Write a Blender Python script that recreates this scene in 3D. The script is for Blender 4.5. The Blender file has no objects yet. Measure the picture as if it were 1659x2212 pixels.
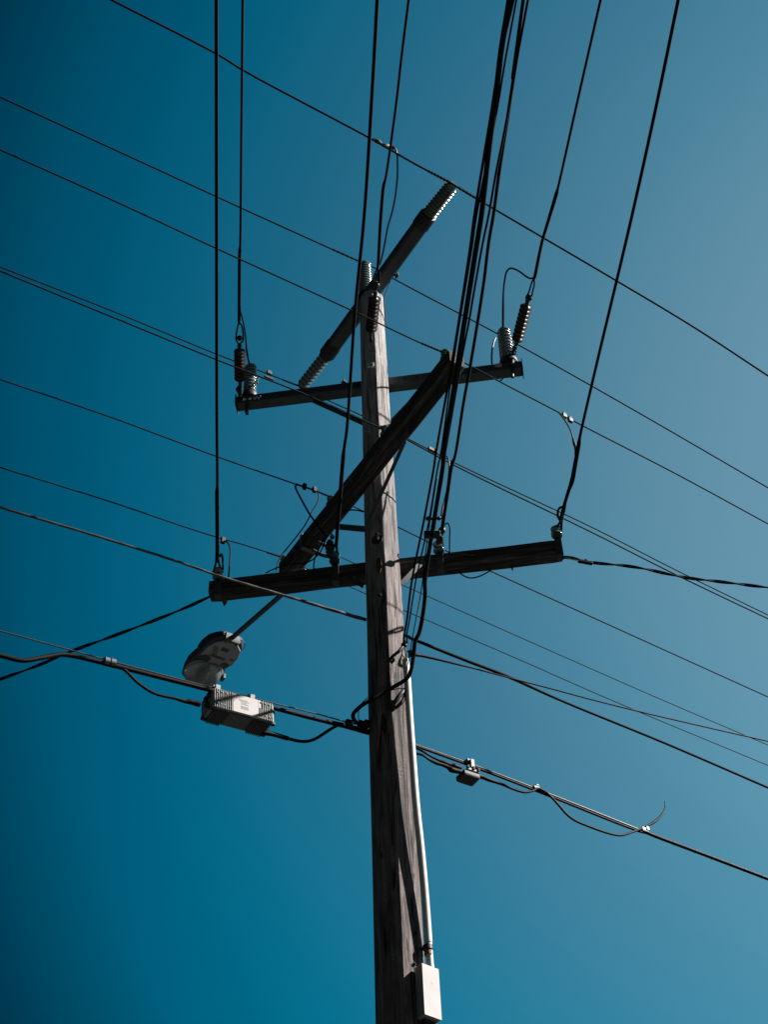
import bpy, math, random
from mathutils import Vector, Matrix, noise
random.seed(7)
scene = bpy.context.scene
COL = scene.collection

# ------------------------------------------------------------------ camera
FPX = 3152.0; CX, CY = 829.5, 1106.0          # focal length and centre, in units of a 1659 x 2212 picture
PITCH = math.radians(46.2); ROLL = math.radians(2.58)
Fw = Vector((0, math.cos(PITCH), math.sin(PITCH)))
_R0 = Vector((1, 0, 0)); _U0 = Vector((0, -math.sin(PITCH), math.cos(PITCH)))
Rt = _R0*math.cos(ROLL) - _U0*math.sin(ROLL)
Up = _U0*math.cos(ROLL) + _R0*math.sin(ROLL)
CAM = Vector((0, 0, 1.6))
cd = bpy.data.cameras.new("camera")
cd.sensor_fit = 'VERTICAL'; cd.sensor_height = 24.0; cd.lens = 24.0*FPX/2212.0
cd.clip_start = 0.05; cd.clip_end = 2000
cam = bpy.data.objects.new("camera", cd); COL.objects.link(cam)
mr = Matrix((Rt, Up, -Fw)).transposed().to_4x4(); mr.translation = CAM
cam.matrix_world = mr
scene.camera = cam

# ------------------------------------------------------------------ sky, sun, exposure
SUN_AZ = math.radians(88)      # from "towards the camera" turning to the camera's right
SUN_EL = math.radians(38)
SUN = Vector((math.sin(SUN_AZ)*math.cos(SUN_EL), -math.cos(SUN_AZ)*math.cos(SUN_EL), math.sin(SUN_EL)))
w = bpy.data.worlds.new("World"); scene.world = w; w.use_nodes = True
nt = w.node_tree; nt.nodes.clear()
def N(t, **k):
    n = nt.nodes.new(t)
    for a, b in k.items(): setattr(n, a, b)
    return n
sky = N('ShaderNodeTexSky', sky_type='NISHITA', sun_disc=False)
sky.sun_elevation = SUN_EL
sky.sun_rotation = math.atan2(SUN.x, SUN.y)
sky.air_density = 1.0; sky.dust_density = 0.6; sky.ozone_density = 2.0
tc = N('ShaderNodeTexCoord')
dt = N('ShaderNodeVectorMath', operation='DOT_PRODUCT'); dt.inputs[1].default_value = Vector((0.387, 0.628, 0.675)).normalized()
nt.links.new(tc.outputs['Generated'], dt.inputs[0])
rp = N('ShaderNodeValToRGB'); rp.color_ramp.interpolation = 'CARDINAL'
SKY_STOPS = [(0.000, (0.0000, 0.0333, 0.0400)), (0.400, (0.0000, 0.0733, 0.0867)), (0.510, (0.0000, 0.1500, 0.1667)), (0.590, (0.0000, 0.3100, 0.3233)), (0.660, (0.0017, 0.4133, 0.4167)), (0.720, (0.0267, 0.5000, 0.4867)), (0.780, (0.0900, 0.5533, 0.5167)), (0.830, (0.1800, 0.6100, 0.5533)), (0.880, (0.3000, 0.6867, 0.5833)), (0.920, (0.4167, 0.7800, 0.6333)), (0.970, (0.6167, 0.9000, 0.7000))]
while len(rp.color_ramp.elements) < len(SKY_STOPS): rp.color_ramp.elements.new(0.5)
for el, (p, c) in zip(rp.color_ramp.elements, SKY_STOPS):
    el.position = p; el.color = (c[0], c[1], c[2], 1)
mp = N('ShaderNodeMapRange'); mp.inputs['From Min'].default_value = 0.5; mp.inputs['From Max'].default_value = 1.0
nt.links.new(dt.outputs['Value'], mp.inputs['Value']); nt.links.new(mp.outputs[0], rp.inputs[0])
mu = N('ShaderNodeVectorMath', operation='MULTIPLY')
nt.links.new(sky.outputs[0], mu.inputs[0]); nt.links.new(rp.outputs[0], mu.inputs[1])
bg = N('ShaderNodeBackground'); bg.inputs['Strength'].default_value = 0.074
ow = N('ShaderNodeOutputWorld')
nt.links.new(mu.outputs[0], bg.inputs[0]); nt.links.new(bg.outputs[0], ow.inputs[0])
sl = bpy.data.lights.new("sun", 'SUN'); sl.energy = 5.0; sl.angle = math.radians(0.53); sl.color = (1.0, 0.95, 0.90)
so = bpy.data.objects.new("sun", sl); COL.objects.link(so); so.location = (20, -2, 30)
so.rotation_euler = SUN.to_track_quat('Z', 'Y').to_euler()
vs = scene.view_settings
vs.view_transform = 'Standard'; vs.look = 'None'; vs.exposure = 1.3; vs.gamma = 1.0
try: scene.display_settings.display_device = 'sRGB'
except Exception: pass

# ------------------------------------------------------------------ picture -> place helpers
ZM = {1: (800, 800, 2.765), 2: (1200, 400, 2.07375), 3: (1600, 900, 2.765), 4: (700, 1700, 2.37), 5: (1300, 1400, 1.8433),
      6: (600, 2200, 2.765), 7: (1200, 2200, 2.765), 8: (1300, 3000, 2.748), 'a': (1500, 2600, 1.2253), 'b': (1900, 1400, 1.739),
      'c': (0, 1800, 1.659), 'd': (1650, 0, 2.5523), 'e': (900, 1750, 2.765), 'f': (1300, 950, 5.53)}
def q(k, x, y, *w_):
    a, b, s = ZM[k]
    return ((a + x/s)/1.72031, (b + y/s)/1.72016) + w_
def qs(k, *pts): return [q(k, *p) for p in pts]
def ray(p): return Fw + Rt*((p[0]-CX)/FPX) - Up*((p[1]-CY)/FPX)
def Hz(p, z): d = ray(p); return CAM + d*((z-CAM.z)/d.z)                 # on a level plane
def Yp(p, y): d = ray(p); return CAM + d*((y-CAM.y)/d.y)                 # on the plane y = const
def Vp(p, a, head):                                                     # on the upright plane through a
    h = math.radians(head); n = Vector((-math.sin(h), math.cos(h), 0)); d = ray(p)
    return CAM + d*((a-CAM).dot(n)/d.dot(n))
def Np(p, a, n): d = ray(p); return CAM + d*((a-CAM).dot(n)/d.dot(n))    # on any plane
def Dp(p, dep): return CAM + ray(p)*dep
def depth(a): return (a-CAM).dot(Fw)
def hd(deg): return Vector((math.cos(math.radians(deg)), math.sin(math.radians(deg)), 0))
ZU = Vector((0, 0, 1))
_d = ray((829, 1266)); P0 = CAM + _d*(7/math.hypot(_d.x, _d.y)); PX, PY = P0.x, P0.y

# ------------------------------------------------------------------ object helpers
WM = {}
def tag(o, label=None, cat=None, group=None, kind=None):
    if label: o['label'] = label
    if cat: o['category'] = cat
    if group: o['group'] = group
    if kind: o['kind'] = kind
    return o
def thing(name, loc, label, cat, group=None, M=None):
    o = bpy.data.objects.new(name, None); o.empty_display_size = 0.1; COL.objects.link(o)
    m = M if M is not None else Matrix.Translation(loc)
    o.matrix_world = m; WM[o.name] = m
    return tag(o, label, cat, group)
def frame(o, x=None, y=None, z=None):
    """matrix with origin o and orthonormal axes, z exact, x as close as asked"""
    z = z.normalized(); x = (x - z*x.dot(z)).normalized(); y = z.cross(x)
    m = Matrix((x, y, z)).transposed().to_4x4(); m.translation = o
    return m
class MB:
    def __init__(s): s.v = []; s.f = []; s.mi = []
    def add(s, vs_, fs_, mi=0):
        b = len(s.v); s.v += [Vector(p) for p in vs_]; s.f += [[i+b for i in f] for f in fs_]; s.mi += [mi]*len(fs_)
        return s
    def box(s, M, x, y, z, ch=0.0, mi=0):
        """box in frame M, extents as (min, max), edges along z optionally chamfered"""
        (x0, x1), (y0, y1), (z0, z1) = x, y, z
        if ch <= 0: pr = [(x0, y0), (x1, y0), (x1, y1), (x0, y1)]
        else: pr = [(x0+ch, y0), (x1-ch, y0), (x1, y0+ch), (x1, y1-ch), (x1-ch, y1), (x0+ch, y1), (x0, y1-ch), (x0, y0+ch)]
        return s.prism(M, pr, z0, z1, ch, mi)
    def prism(s, M, pr, z0, z1, ch=0.0, mi=0):
        n = len(pr); cx = sum(p[0] for p in pr)/n; cy = sum(p[1] for p in pr)/n
        rings = []
        if ch > 0:
            def sh(p, k):
                d = math.hypot(p[0]-cx, p[1]-cy); f = (d-k)/d; return (cx+(p[0]-cx)*f, cy+(p[1]-cy)*f)
            rings = [([sh(p, ch) for p in pr], z0), (pr, z0+ch), (pr, z1-ch), ([sh(p, ch) for p in pr], z1)]
        else: rings = [(pr, z0), (pr, z1)]
        vs_ = [M @ Vector((p[0], p[1], z)) for r_, z in rings for p in r_]
        fs_ = []
        for k in range(len(rings)-1):
            for i in range(n):
                j = (i+1) % n; fs_.append([k*n+i, k*n+j, (k+1)*n+j, (k+1)*n+i])
        fs_.append(list(range(n))[::-1]); fs_.append([(len(rings)-1)*n+i for i in range(n)])
        return s.add(vs_, fs_, mi)
    def loft(s, rings, cap=True, mi=0):
        n = len(rings[0]); vs_ = [p for r_ in rings for p in r_]; fs_ = []
        for k in range(len(rings)-1):
            for i in range(n):
                j = (i+1) % n; fs_.append([k*n+i, k*n+j, (k+1)*n+j, (k+1)*n+i])
        if cap: fs_.append(list(range(n))[::-1]); fs_.append([(len(rings)-1)*n+i for i in range(n)])
        return s.add(vs_, fs_, mi)
    def tube(s, pts, r, n=10, cap=True, mi=0, twist=None):
        """sweep a circle along pts; r number or list; twist=(lobes, depth, pitch) for laid strands"""
        pts = [Vector(p) for p in pts]; m = len(pts)
        rr = r if isinstance(r, (list, tuple)) else [r]*m
        T = []
        for i in range(m):
            a = pts[max(i-1, 0)]; b = pts[min(i+1, m-1)]; d = (b-a)
            T.append(d.normalized() if d.length > 1e-9 else Vector((0, 0, 1)))
        up = Vector((0, 0, 1)) if abs(T[0].z) < 0.9 else Vector((1, 0, 0))
        nn = (up - T[0]*up.dot(T[0])).normalized(); rings = []; L = 0
        for i in range(m):
            if i: L += (pts[i]-pts[i-1]).length; nn = (nn - T[i]*nn.dot(T[i])).normalized()
            bb = T[i].cross(nn); ring = []
            for k in range(n):
                a = 2*math.pi*k/n; rad = rr[i]
                if twist: rad *= 1 - twist[1]*(0.5+0.5*math.cos(twist[0]*a + 2*math.pi*L/twist[2]))
                ring.append(pts[i] + (nn*math.cos(a)+bb*math.sin(a))*rad)
            rings.append(ring)
        return s.loft(rings, cap, mi)
    def lathe(s, A, B, prof, n=24, mi=0):
        """prof: list of (t along A-B in metres from A, radius)"""
        A = Vector(A); B = Vector(B); z = (B-A).normalized()
        x = Vector((1, 0, 0)) if abs(z.x) < 0.9 else Vector((0, 1, 0)); x = (x-z*x.dot(z)).normalized(); y = z.cross(x)
        return s.loft([[A+z*t+(x*math.cos(2*math.pi*k/n)+y*math.sin(2*math.pi*k/n))*r_ for k in range(n)] for t, r_ in prof], True, mi)
    def sphere(s, c, r, n=12, mi=0, ax=None):
        z = (ax or ZU).normalized()
        prof = [(r*(1-math.cos(math.pi*k/8)), max(r*math.sin(math.pi*k/8), r*0.02)) for k in range(9)]
        return s.lathe(Vector(c)-z*r, Vector(c)+z*r, prof, n, mi)
    def build(s, name, mat, parent=None, M=None, smooth=35, jit=0):
        if M is None:
            c = sum(s.v, Vector())/len(s.v); M = Matrix.Translation(c)
        Mi = M.inverted(); me = bpy.data.meshes.new(name)
        me.from_pydata([tuple(Mi @ p) for p in s.v], [], s.f); me.update()
        mats = mat if isinstance(mat, (list, tuple)) else [mat]
        for mm in mats: me.materials.append(mm)
        for p, i in zip(me.polygons, s.mi): p.material_index = i
        import bmesh
        bm = bmesh.new(); bm.from_mesh(me); bmesh.ops.recalc_face_normals(bm, faces=bm.faces); bm.to_mesh(me); bm.free()
        if smooth: me.shade_smooth(); me.set_sharp_from_angle(angle=math.radians(smooth))
        o = bpy.data.objects.new(name, me); COL.objects.link(o)
        if parent is not None:
            o.parent = parent; o.matrix_basis = WM[parent.name].inverted() @ M
        else: o.matrix_world = M
        WM[o.name] = M
        return o
def spline(pts, step=None, seg=6):
    """Catmull-Rom through 3-D points"""
    pts = [Vector(p) for p in pts]
    if len(pts) < 3: return pts
    P = [pts[0]*2-pts[1]] + pts + [pts[-1]*2-pts[-2]]; out = []
    for i in range(1, len(P)-2):
        p0, p1, p2, p3 = P[i-1:i+3]
        t1 = (p1-p0).length**0.5 + 1e-6; t2 = (p2-p1).length**0.5 + 1e-6; t3 = (p3-p2).length**0.5 + 1e-6
        m1 = ((p1-p0)/t1 - (p2-p0)/(t1+t2) + (p2-p1)/t2)*t2
        m2 = ((p2-p1)/t2 - (p3-p1)/(t2+t3) + (p3-p2)/t3)*t2
        for k in range(seg):
            t = k/seg
            out.append(p1*(2*t**3-3*t*t+1) + m1*(t**3-2*t*t+t) + p2*(-2*t**3+3*t*t) + m2*(t**3-t*t))
    out.append(pts[-1]); return out
def plen(pp):
    c = [0]
    for a, b in zip(pp, pp[1:]): c.append(c[-1]+math.hypot(b[0]-a[0], b[1]-a[1]))
    return c
def jump(pp, A, B):
    """3-D course of a loop seen through pp, its distance running from that of A to that of B"""
    c = plen(pp); da, db = depth(A), depth(B)
    return [Dp(p, da+(db-da)*l/c[-1]) for p, l in zip(pp, c)]
def text(name, s, size, M, mat, parent, ext=0.0006):
    cu = bpy.data.curves.new(name, 'FONT'); cu.body = s; cu.size = size; cu.extrude = ext; cu.align_x = 'CENTER'; cu.align_y = 'CENTER'
    t = bpy.data.objects.new(name, cu); COL.objects.link(t)
    bpy.context.view_layer.update()
    me = bpy.data.meshes.new_from_object(t.evaluated_get(bpy.context.evaluated_depsgraph_get()))
    bpy.data.objects.remove(t); me.name = name; me.materials.clear(); me.materials.append(mat)
    o = bpy.data.objects.new(name, me); COL.objects.link(o)
    o.parent = parent; o.matrix_basis = WM[parent.name].inverted() @ M; WM[o.name] = M
    return o

# ------------------------------------------------------------------ materials
def mat(name, col, rough=0.6, metal=0.0, var=0.25, scale=18, bump=0.0, coat=0.0, stretch=(1, 1, 1), bscale=None, spec=0.5):
    m = bpy.data.materials.new(name); m.use_nodes = True; t = m.node_tree; b = t.nodes['Principled BSDF']
    b.inputs['Roughness'].default_value = rough; b.inputs['Metallic'].default_value = metal
    b.inputs['Coat Weight'].default_value = coat; b.inputs['Specular IOR Level'].default_value = spec
    co = t.nodes.new('ShaderNodeTexCoord'); mp_ = t.nodes.new('ShaderNodeMapping'); mp_.inputs['Scale'].default_value = stretch
    t.links.new(co.outputs['Object'], mp_.inputs[0])
    no = t.nodes.new('ShaderNodeTexNoise'); no.inputs['Scale'].default_value = scale; no.inputs['Detail'].default_value = 6
    t.links.new(mp_.outputs[0], no.inputs['Vector'])
    r_ = t.nodes.new('ShaderNodeValToRGB'); r_.color_ramp.elements[0].position = 0.32; r_.color_ramp.elements[1].position = 0.7
    r_.color_ramp.elements[0].color = tuple(c*(1-var) for c in col)+(1,)
    r_.color_ramp.elements[1].color = tuple(min(1, c*(1+var)) for c in col)+(1,)
    t.links.new(no.outputs[0], r_.inputs[0]); t.links.new(r_.outputs[0], b.inputs['Base Color'])
    mr_ = t.nodes.new('ShaderNodeMapRange'); mr_.inputs['To Min'].default_value = max(0.02, rough-0.1); mr_.inputs['To Max'].default_value = min(1, rough+0.1)
    t.links.new(no.outputs[0], mr_.inputs[0]); t.links.new(mr_.outputs[0], b.inputs['Roughness'])
    if bump:
        n2 = t.nodes.new('ShaderNodeTexNoise'); n2.inputs['Scale'].default_value = bscale or scale*3; n2.inputs['Detail'].default_value = 4
        t.links.new(mp_.outputs[0], n2.inputs['Vector'])
        bu = t.nodes.new('ShaderNodeBump'); bu.inputs['Strength'].default_value = bump; bu.inputs['Distance'].default_value = 0.004
        t.links.new(n2.outputs[0], bu.inputs['Height']); t.links.new(bu.outputs[0], b.inputs['Normal'])
    return m
def wood(name, dark, mid, light, pale_tones=False):
    m = bpy.data.materials.new(name); m.use_nodes = True; t = m.node_tree; b = t.nodes['Principled BSDF']
    b.inputs['Roughness'].default_value = 0.82; b.inputs['Specular IOR Level'].default_value = 0.3
    co = t.nodes.new('ShaderNodeTexCoord')
    def nz(sc, stretch, det=6, rough=0.6, dist=0.0):
        mp_ = t.nodes.new('ShaderNodeMapping'); mp_.inputs['Scale'].default_value = stretch
        n = t.nodes.new('ShaderNodeTexNoise'); n.inputs['Scale'].default_value = sc; n.inputs['Detail'].default_value = det
        n.inputs['Roughness'].default_value = rough; n.inputs['Distortion'].default_value = dist
        t.links.new(co.outputs['Object'], mp_.inputs[0]); t.links.new(mp_.outputs[0], n.inputs['Vector']); return n.outputs[0]
    def ramp(src, stops):
        r_ = t.nodes.new('ShaderNodeValToRGB')
        while len(r_.color_ramp.elements) < len(stops): r_.color_ramp.elements.new(0.5)
        for e_, (p, c) in zip(r_.color_ramp.elements, stops):
            e_.position = p; e_.color = (c if len(c) == 4 else tuple(c)+(1,)) if not isinstance(c, float) else (c, c, c, 1)
        t.links.new(src, r_.inputs[0]); return r_.outputs[0]
    def mix(a, b_, f, mode='MIX'):
        x = t.nodes.new('ShaderNodeMix'); x.data_type = 'RGBA'; x.blend_type = mode
        for s_, v in ((x.inputs[6], a), (x.inputs[7], b_)):
            if isinstance(v, tuple): s_.default_value = v
            else: t.links.new(v, s_)
        if isinstance(f, float): x.inputs[0].default_value = f
        else: t.links.new(f, x.inputs[0])
        return x.outputs[2]
    grain = nz(55, (1, 1, 0.05), 8, 0.75, 0.6)
    big = nz(7, (1, 1, 0.22), 6, 0.65, 0.5)
    crack = nz(26, (1, 1, 0.055), 4, 0.55, 1.6)
    dash = nz(70, (0.35, 0.35, 1.5), 5, 0.8)
    streak = nz(24, (1, 1, 0.12), 7, 0.75, 1.2)
    patch = nz(6, (1, 1, 0.9), 3)
    saw = nz(30, (0.25, 0.25, 3.0), 3)
    c = ramp(grain, [(0.3, dark), (0.5, mid), (0.68, light)])
    c = mix(c, ramp(big, [(0.36, 0.42), (0.50, 0.95), (0.64, 1.35)]), 1.0, 'MULTIPLY')
    ck = ramp(crack, [(0.38, 0.06), (0.45, 1.0)])
    c = mix(c, ck, 0.9, 'MULTIPLY')
    c = mix(c, ramp(saw, [(0.35, 0.85), (0.62, 1.12)]), 0.6, 'MULTIPLY')
    pm = t.nodes.new('ShaderNodeMath'); pm.operation = 'MULTIPLY'
    t.links.new(ramp(dash, [(0.56, 0.0), (0.64, 1.0)]), pm.inputs[0]); t.links.new(ramp(patch, [(0.55, 0.0), (0.66, 1.0)]), pm.inputs[1])
    if pale_tones: c = mix(c, (0.30, 0.29, 0.285, 1), pm.outputs[0])
    if pale_tones:  # paler wood blended in towards the top of the pole
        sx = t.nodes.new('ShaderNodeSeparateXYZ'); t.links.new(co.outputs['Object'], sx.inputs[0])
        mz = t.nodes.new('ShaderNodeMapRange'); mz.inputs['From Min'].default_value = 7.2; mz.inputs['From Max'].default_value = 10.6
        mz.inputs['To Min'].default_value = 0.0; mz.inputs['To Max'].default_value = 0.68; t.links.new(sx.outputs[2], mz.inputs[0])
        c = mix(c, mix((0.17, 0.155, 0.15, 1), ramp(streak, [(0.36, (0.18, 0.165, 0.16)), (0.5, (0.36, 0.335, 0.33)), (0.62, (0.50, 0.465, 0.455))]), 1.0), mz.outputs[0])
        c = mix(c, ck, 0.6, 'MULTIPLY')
    t.links.new(c, b.inputs['Base Color'])
    ad = t.nodes.new('ShaderNodeMath'); ad.operation = 'MULTIPLY'
    t.links.new(grain, ad.inputs[0]); t.links.new(ck, ad.inputs[1])
    bu = t.nodes.new('ShaderNodeBump'); bu.inputs['Strength'].default_value = 0.9; bu.inputs['Distance'].default_value = 0.008
    t.links.new(ad.outputs[0], bu.inputs['Height']); t.links.new(bu.outputs[0], b.inputs['Normal'])
    return m
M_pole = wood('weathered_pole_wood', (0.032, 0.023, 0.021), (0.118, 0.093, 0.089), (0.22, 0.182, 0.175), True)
M_arm = wood('dark_arm_wood', (0.010, 0.008, 0.0075), (0.030, 0.025, 0.023), (0.12, 0.105, 0.098))
M_galv = mat('galvanised_steel', (0.055, 0.06, 0.063), 0.55, 0.2, 0.25, 25, 0.1)
M_tube = mat('grey_painted_steel', (0.035, 0.041, 0.045), 0.5, 0.1, 0.3, 12, 0.1)
M_dark = mat('dark_weathered_metal', (0.016, 0.015, 0.016), 0.55, 0.3, 0.4, 30, 0.2)
M_black = mat('black_cable_sheath', (0.003, 0.003, 0.0035), 0.6, 0, 0.3, 20, spec=0.12)
M_cond = mat('tarnished_conductor', (0.006, 0.0055, 0.0055), 0.8, 0.0, 0.35, 60, 0.2, spec=0.1)
M_bright = mat('bright_conductor', (0.05, 0.046, 0.045), 0.4, 0.4, 0.2, 60, 0.1)
M_porc = mat('grey_glazed_porcelain', (0.085, 0.11, 0.11), 0.12, 0, 0.12, 9, coat=0.4)
M_teal = mat('green_glazed_porcelain', (0.06, 0.13, 0.12), 0.10, 0, 0.2, 12, coat=0.5)
M_brown = mat('brown_polymer_sheds', (0.035, 0.022, 0.020), 0.38, 0, 0.25, 12)
M_white = mat('white_plastic_conduit', (0.42, 0.42, 0.40), 0.45, 0, 0.06, 6)
M_box = mat('pale_painted_box', (0.235, 0.212, 0.212), 0.6, 0, 0.03, 5)
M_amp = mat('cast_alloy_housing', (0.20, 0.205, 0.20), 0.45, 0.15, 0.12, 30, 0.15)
M_ampd = mat('cast_alloy_shaded', (0.09, 0.09, 0.09), 0.55, 0.15, 0.2, 25, 0.15)  # darker copy of the housing alloy; underside shade is in the colour
M_label = mat('off_white_panel', (0.34, 0.32, 0.31), 0.5, 0, 0.03, 5)
M_lampu = mat('lamp_grey_enamel', (0.26, 0.26, 0.27), 0.45, 0.0, 0.12, 10, 0.05)
M_lamps = mat('lamp_shaded_dark', (0.035, 0.037, 0.040), 0.4, 0.0, 0.25, 10, 0.05)  # shell's shade side painted into the colour; small dark fittings use it too
M_ink = mat('black_lettering', (0.02, 0.02, 0.022), 0.6)
M_greyink = mat('grey_label_print', (0.15, 0.145, 0.145), 0.6)
M_sticker = mat('white_sticker', (0.75, 0.78, 0.78), 0.5, 0, 0.1)
M_blue = mat('blue_tag_print', (0.02, 0.20, 0.30), 0.5)
M_pink = mat('faded_pink_sticker', (0.40, 0.30, 0.31), 0.6, 0, 0.3, 60)
M_rust = mat('rusty_strap', (0.16, 0.055, 0.025), 0.8, 0.2, 0.5, 60, 0.3)
M_red = mat('frayed_red_tape', (0.25, 0.03, 0.025), 0.7, 0, 0.2)
M_strap = mat('pale_steel_strap', (0.09, 0.097, 0.10), 0.5, 0.2, 0.2, 20)
M_hole = mat('dark_bolt_hole', (0.006, 0.006, 0.006), 0.9)
M_stain = wood('ochre_stained_wood', (0.03, 0.022, 0.01), (0.07, 0.05, 0.022), (0.11, 0.085, 0.04))
gl = bpy.data.materials.new('lamp_glass_bowl'); gl.use_nodes = True; b_ = gl.node_tree.nodes['Principled BSDF']
b_.inputs['Base Color'].default_value = (0.42, 0.44, 0.46, 1); b_.inputs['Roughness'].default_value = 0.12
b_.inputs['Transmission Weight'].default_value = 0.75; b_.inputs['IOR'].default_value = 1.3
_t = gl.node_tree; _n = _t.nodes.new('ShaderNodeTexNoise'); _n.inputs['Scale'].default_value = 8
_r = _t.nodes.new('ShaderNodeMapRange'); _r.inputs['To Min'].default_value = 0.06; _r.inputs['To Max'].default_value = 0.35
_t.links.new(_n.outputs[0], _r.inputs[0]); _t.links.new(_r.outputs[0], b_.inputs['Roughness'])
M_ground = mat('dark_verge_soil', (0.017, 0.021, 0.018), 0.9, 0, 0.3, 3, 0.6, bscale=60)

# ------------------------------------------------------------------ ground
g = MB(); n = 24; S = 600.0
g.add([(-S+2*S*i/n, -S+2*S*j/n, 0) for j in range(n+1) for i in range(n+1)],
      [[j*(n+1)+i, j*(n+1)+i+1, (j+1)*(n+1)+i+1, (j+1)*(n+1)+i] for j in range(n) for i in range(n)])
tag(g.build('ground', M_ground, None, Matrix.Identity(4)), kind='structure')

# ================================================================== the pole
pole = thing('utility_pole', (PX, PY, 0), 'tall weathered timber power pole carrying four crossarms', 'power pole')
PHI = [-90, -35, 8, 72, 125, 180, 225]           # corners of the hewn trunk, degrees from "towards the camera" to the right
def prad(z): return 0.172 - 0.0062*z
def ppt(phi, z, k=1.0):
    a = math.radians(phi); r_ = prad(z)*k
    return Vector((PX + math.sin(a)*r_, PY - math.cos(a)*r_, z))
rings = []; NZ = 150
for i in range(NZ+1):
    z = 11.40*i/NZ
    ring = []
    for j, ph in enumerate(PHI):
        nx = PHI[(j+1) % len(PHI)]
        if nx < ph: nx += 360
        A = ppt(ph, z); B = ppt(nx, z); m_ = 5
        for k in range(m_):
            p = A.lerp(B, k/m_); rad = Vector((p.x-PX, p.y-PY, 0)).normalized()
            bul = 0.0012*math.sin(math.pi*k/m_)
            nn_ = noise.noise(Vector((p.x*9, p.y*9, z*1.2)))*0.003 + noise.noise(Vector((p.x*30, p.y*30, z*2.0)))*0.0012
            ring.append(p + rad*(bul+nn_-(0.003 if k == 0 else 0)))
    rings.append(ring)
top = []
for kk, dz in ((0.95, 0.018), (0.8, 0.03), (0.45, 0.038)):
    top.append([Vector((PX+(p.x-PX)*kk, PY+(p.y-PY)*kk, 11.40+dz)) for p in rings[-1]])
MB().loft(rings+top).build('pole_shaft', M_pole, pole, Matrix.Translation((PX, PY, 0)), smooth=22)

def facet(ph0, ph1, z):
    A = ppt(ph0, z); B = ppt(ph1, z); t_ = (B-A).normalized(); n_ = Vector((t_.y, -t_.x, 0)).normalized()
    return A, B, t_, n_
_, _, LT, LN = facet(8, 72, 7)          # the sunlit facet: tangent to the right, outward normal
_, _, MT, MN = facet(-35, 8, 7)         # the shaded middle facet

def bolt(p, n_, r_=0.02, wr=0.035, parent=pole, name='bolt', ln=0.03, mt=None, square=True):
    m = MB(); M = frame(p - n_*0.008, ZU.cross(n_) if abs(n_.z) < 0.9 else Vector((1, 0, 0)), None, n_)
    if square: m.box(M, (-wr, wr), (-wr, wr), (0, 0.012), 0.003)
    else: m.lathe(p-n_*0.008, p+n_, [(0, wr*0.9), (0, wr), (0.012, wr), (0.013, wr*0.8)], 20)
    hexr = [(r_*math.cos(math.pi*k/3), r_*math.sin(math.pi*k/3)) for k in range(6)]
    m.prism(M, hexr, 0.012, 0.012+r_*1.1, 0.002); m.lathe(p-n_*0.008+n_*0.01, p+n_, [(0, r_*0.5), (ln, r_*0.5), (ln+0.004, r_*0.3)], 10)
    return m.build(name, mt or M_dark, parent)
def onmid(p):   # point of the shaded middle facet behind a picture point
    z0 = Yp(p, PY-0.13).z; A, B, t_, n_ = facet(-35, 8, z0); return Np(p, A + n_*0.006, n_)
def onlit(p):
    z0 = Yp(p, PY-0.10).z; A, B, t_, n_ = facet(8, 72, z0); return Np(p, A + n_*0.006, n_)
bolt(onmid(q('e', 1385, 705)), MN, 0.02, 0.04, square=False)
bolt(onmid(q(5, 205, 1495)), MN, 0.008, 0.014, mt=M_hole, square=False, name='bolt_hole', ln=0.004)
bolt(onmid(q('e', 1390, 650)), MN, 0.008, 0.014, mt=M_hole, square=False, name='bolt_hole', ln=0.004)
bolt(onlit(q(8, 660, 1600)), LN, 0.005, 0.009, mt=M_hole, square=False, name='bolt_hole', ln=0.003)
bolt(onlit(q(8, 678, 1283)), LN, 0.004, 0.008, mt=M_hole, square=False, name='bolt_hole', ln=0.003)
# ochre resin stain scab under the washer
sp = onmid(q(5, 200, 1290)); sM = frame(sp, MT, None, MN); rr_ = [(0.017*(1+0.5*noise.noise(Vector((k, 1, 2))))*math.cos(2*math.pi*k/16), 0.070*(1+0.5*noise.noise(Vector((k, 5, 2))))*math.sin(2*math.pi*k/16)) for k in range(16)]
o = MB().prism(sM, rr_, -0.004, 0.004).build('resin_stain', M_stain, pole, sM); o['label'] = 'ochre stain on the shaded face of the pole'
# number tag
tp = onmid((800.5, 789)); tM = frame(tp, MT, None, MN)
tg = MB().box(tM, (-0.025, 0.025), (-0.024, 0.024), (-0.001, 0.003), 0.002).build('pole_tag', M_sticker, pole, tM); tg['label'] = 'small white tag with a blue mark near the pole top'
MB().box(tM, (-0.011, 0.013), (-0.013, 0.013), (0.003, 0.004)).box(tM, (-0.02, -0.016), (-0.016, 0.016), (0.003, 0.004)).build('tag_print', M_blue, tg, tM)

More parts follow.
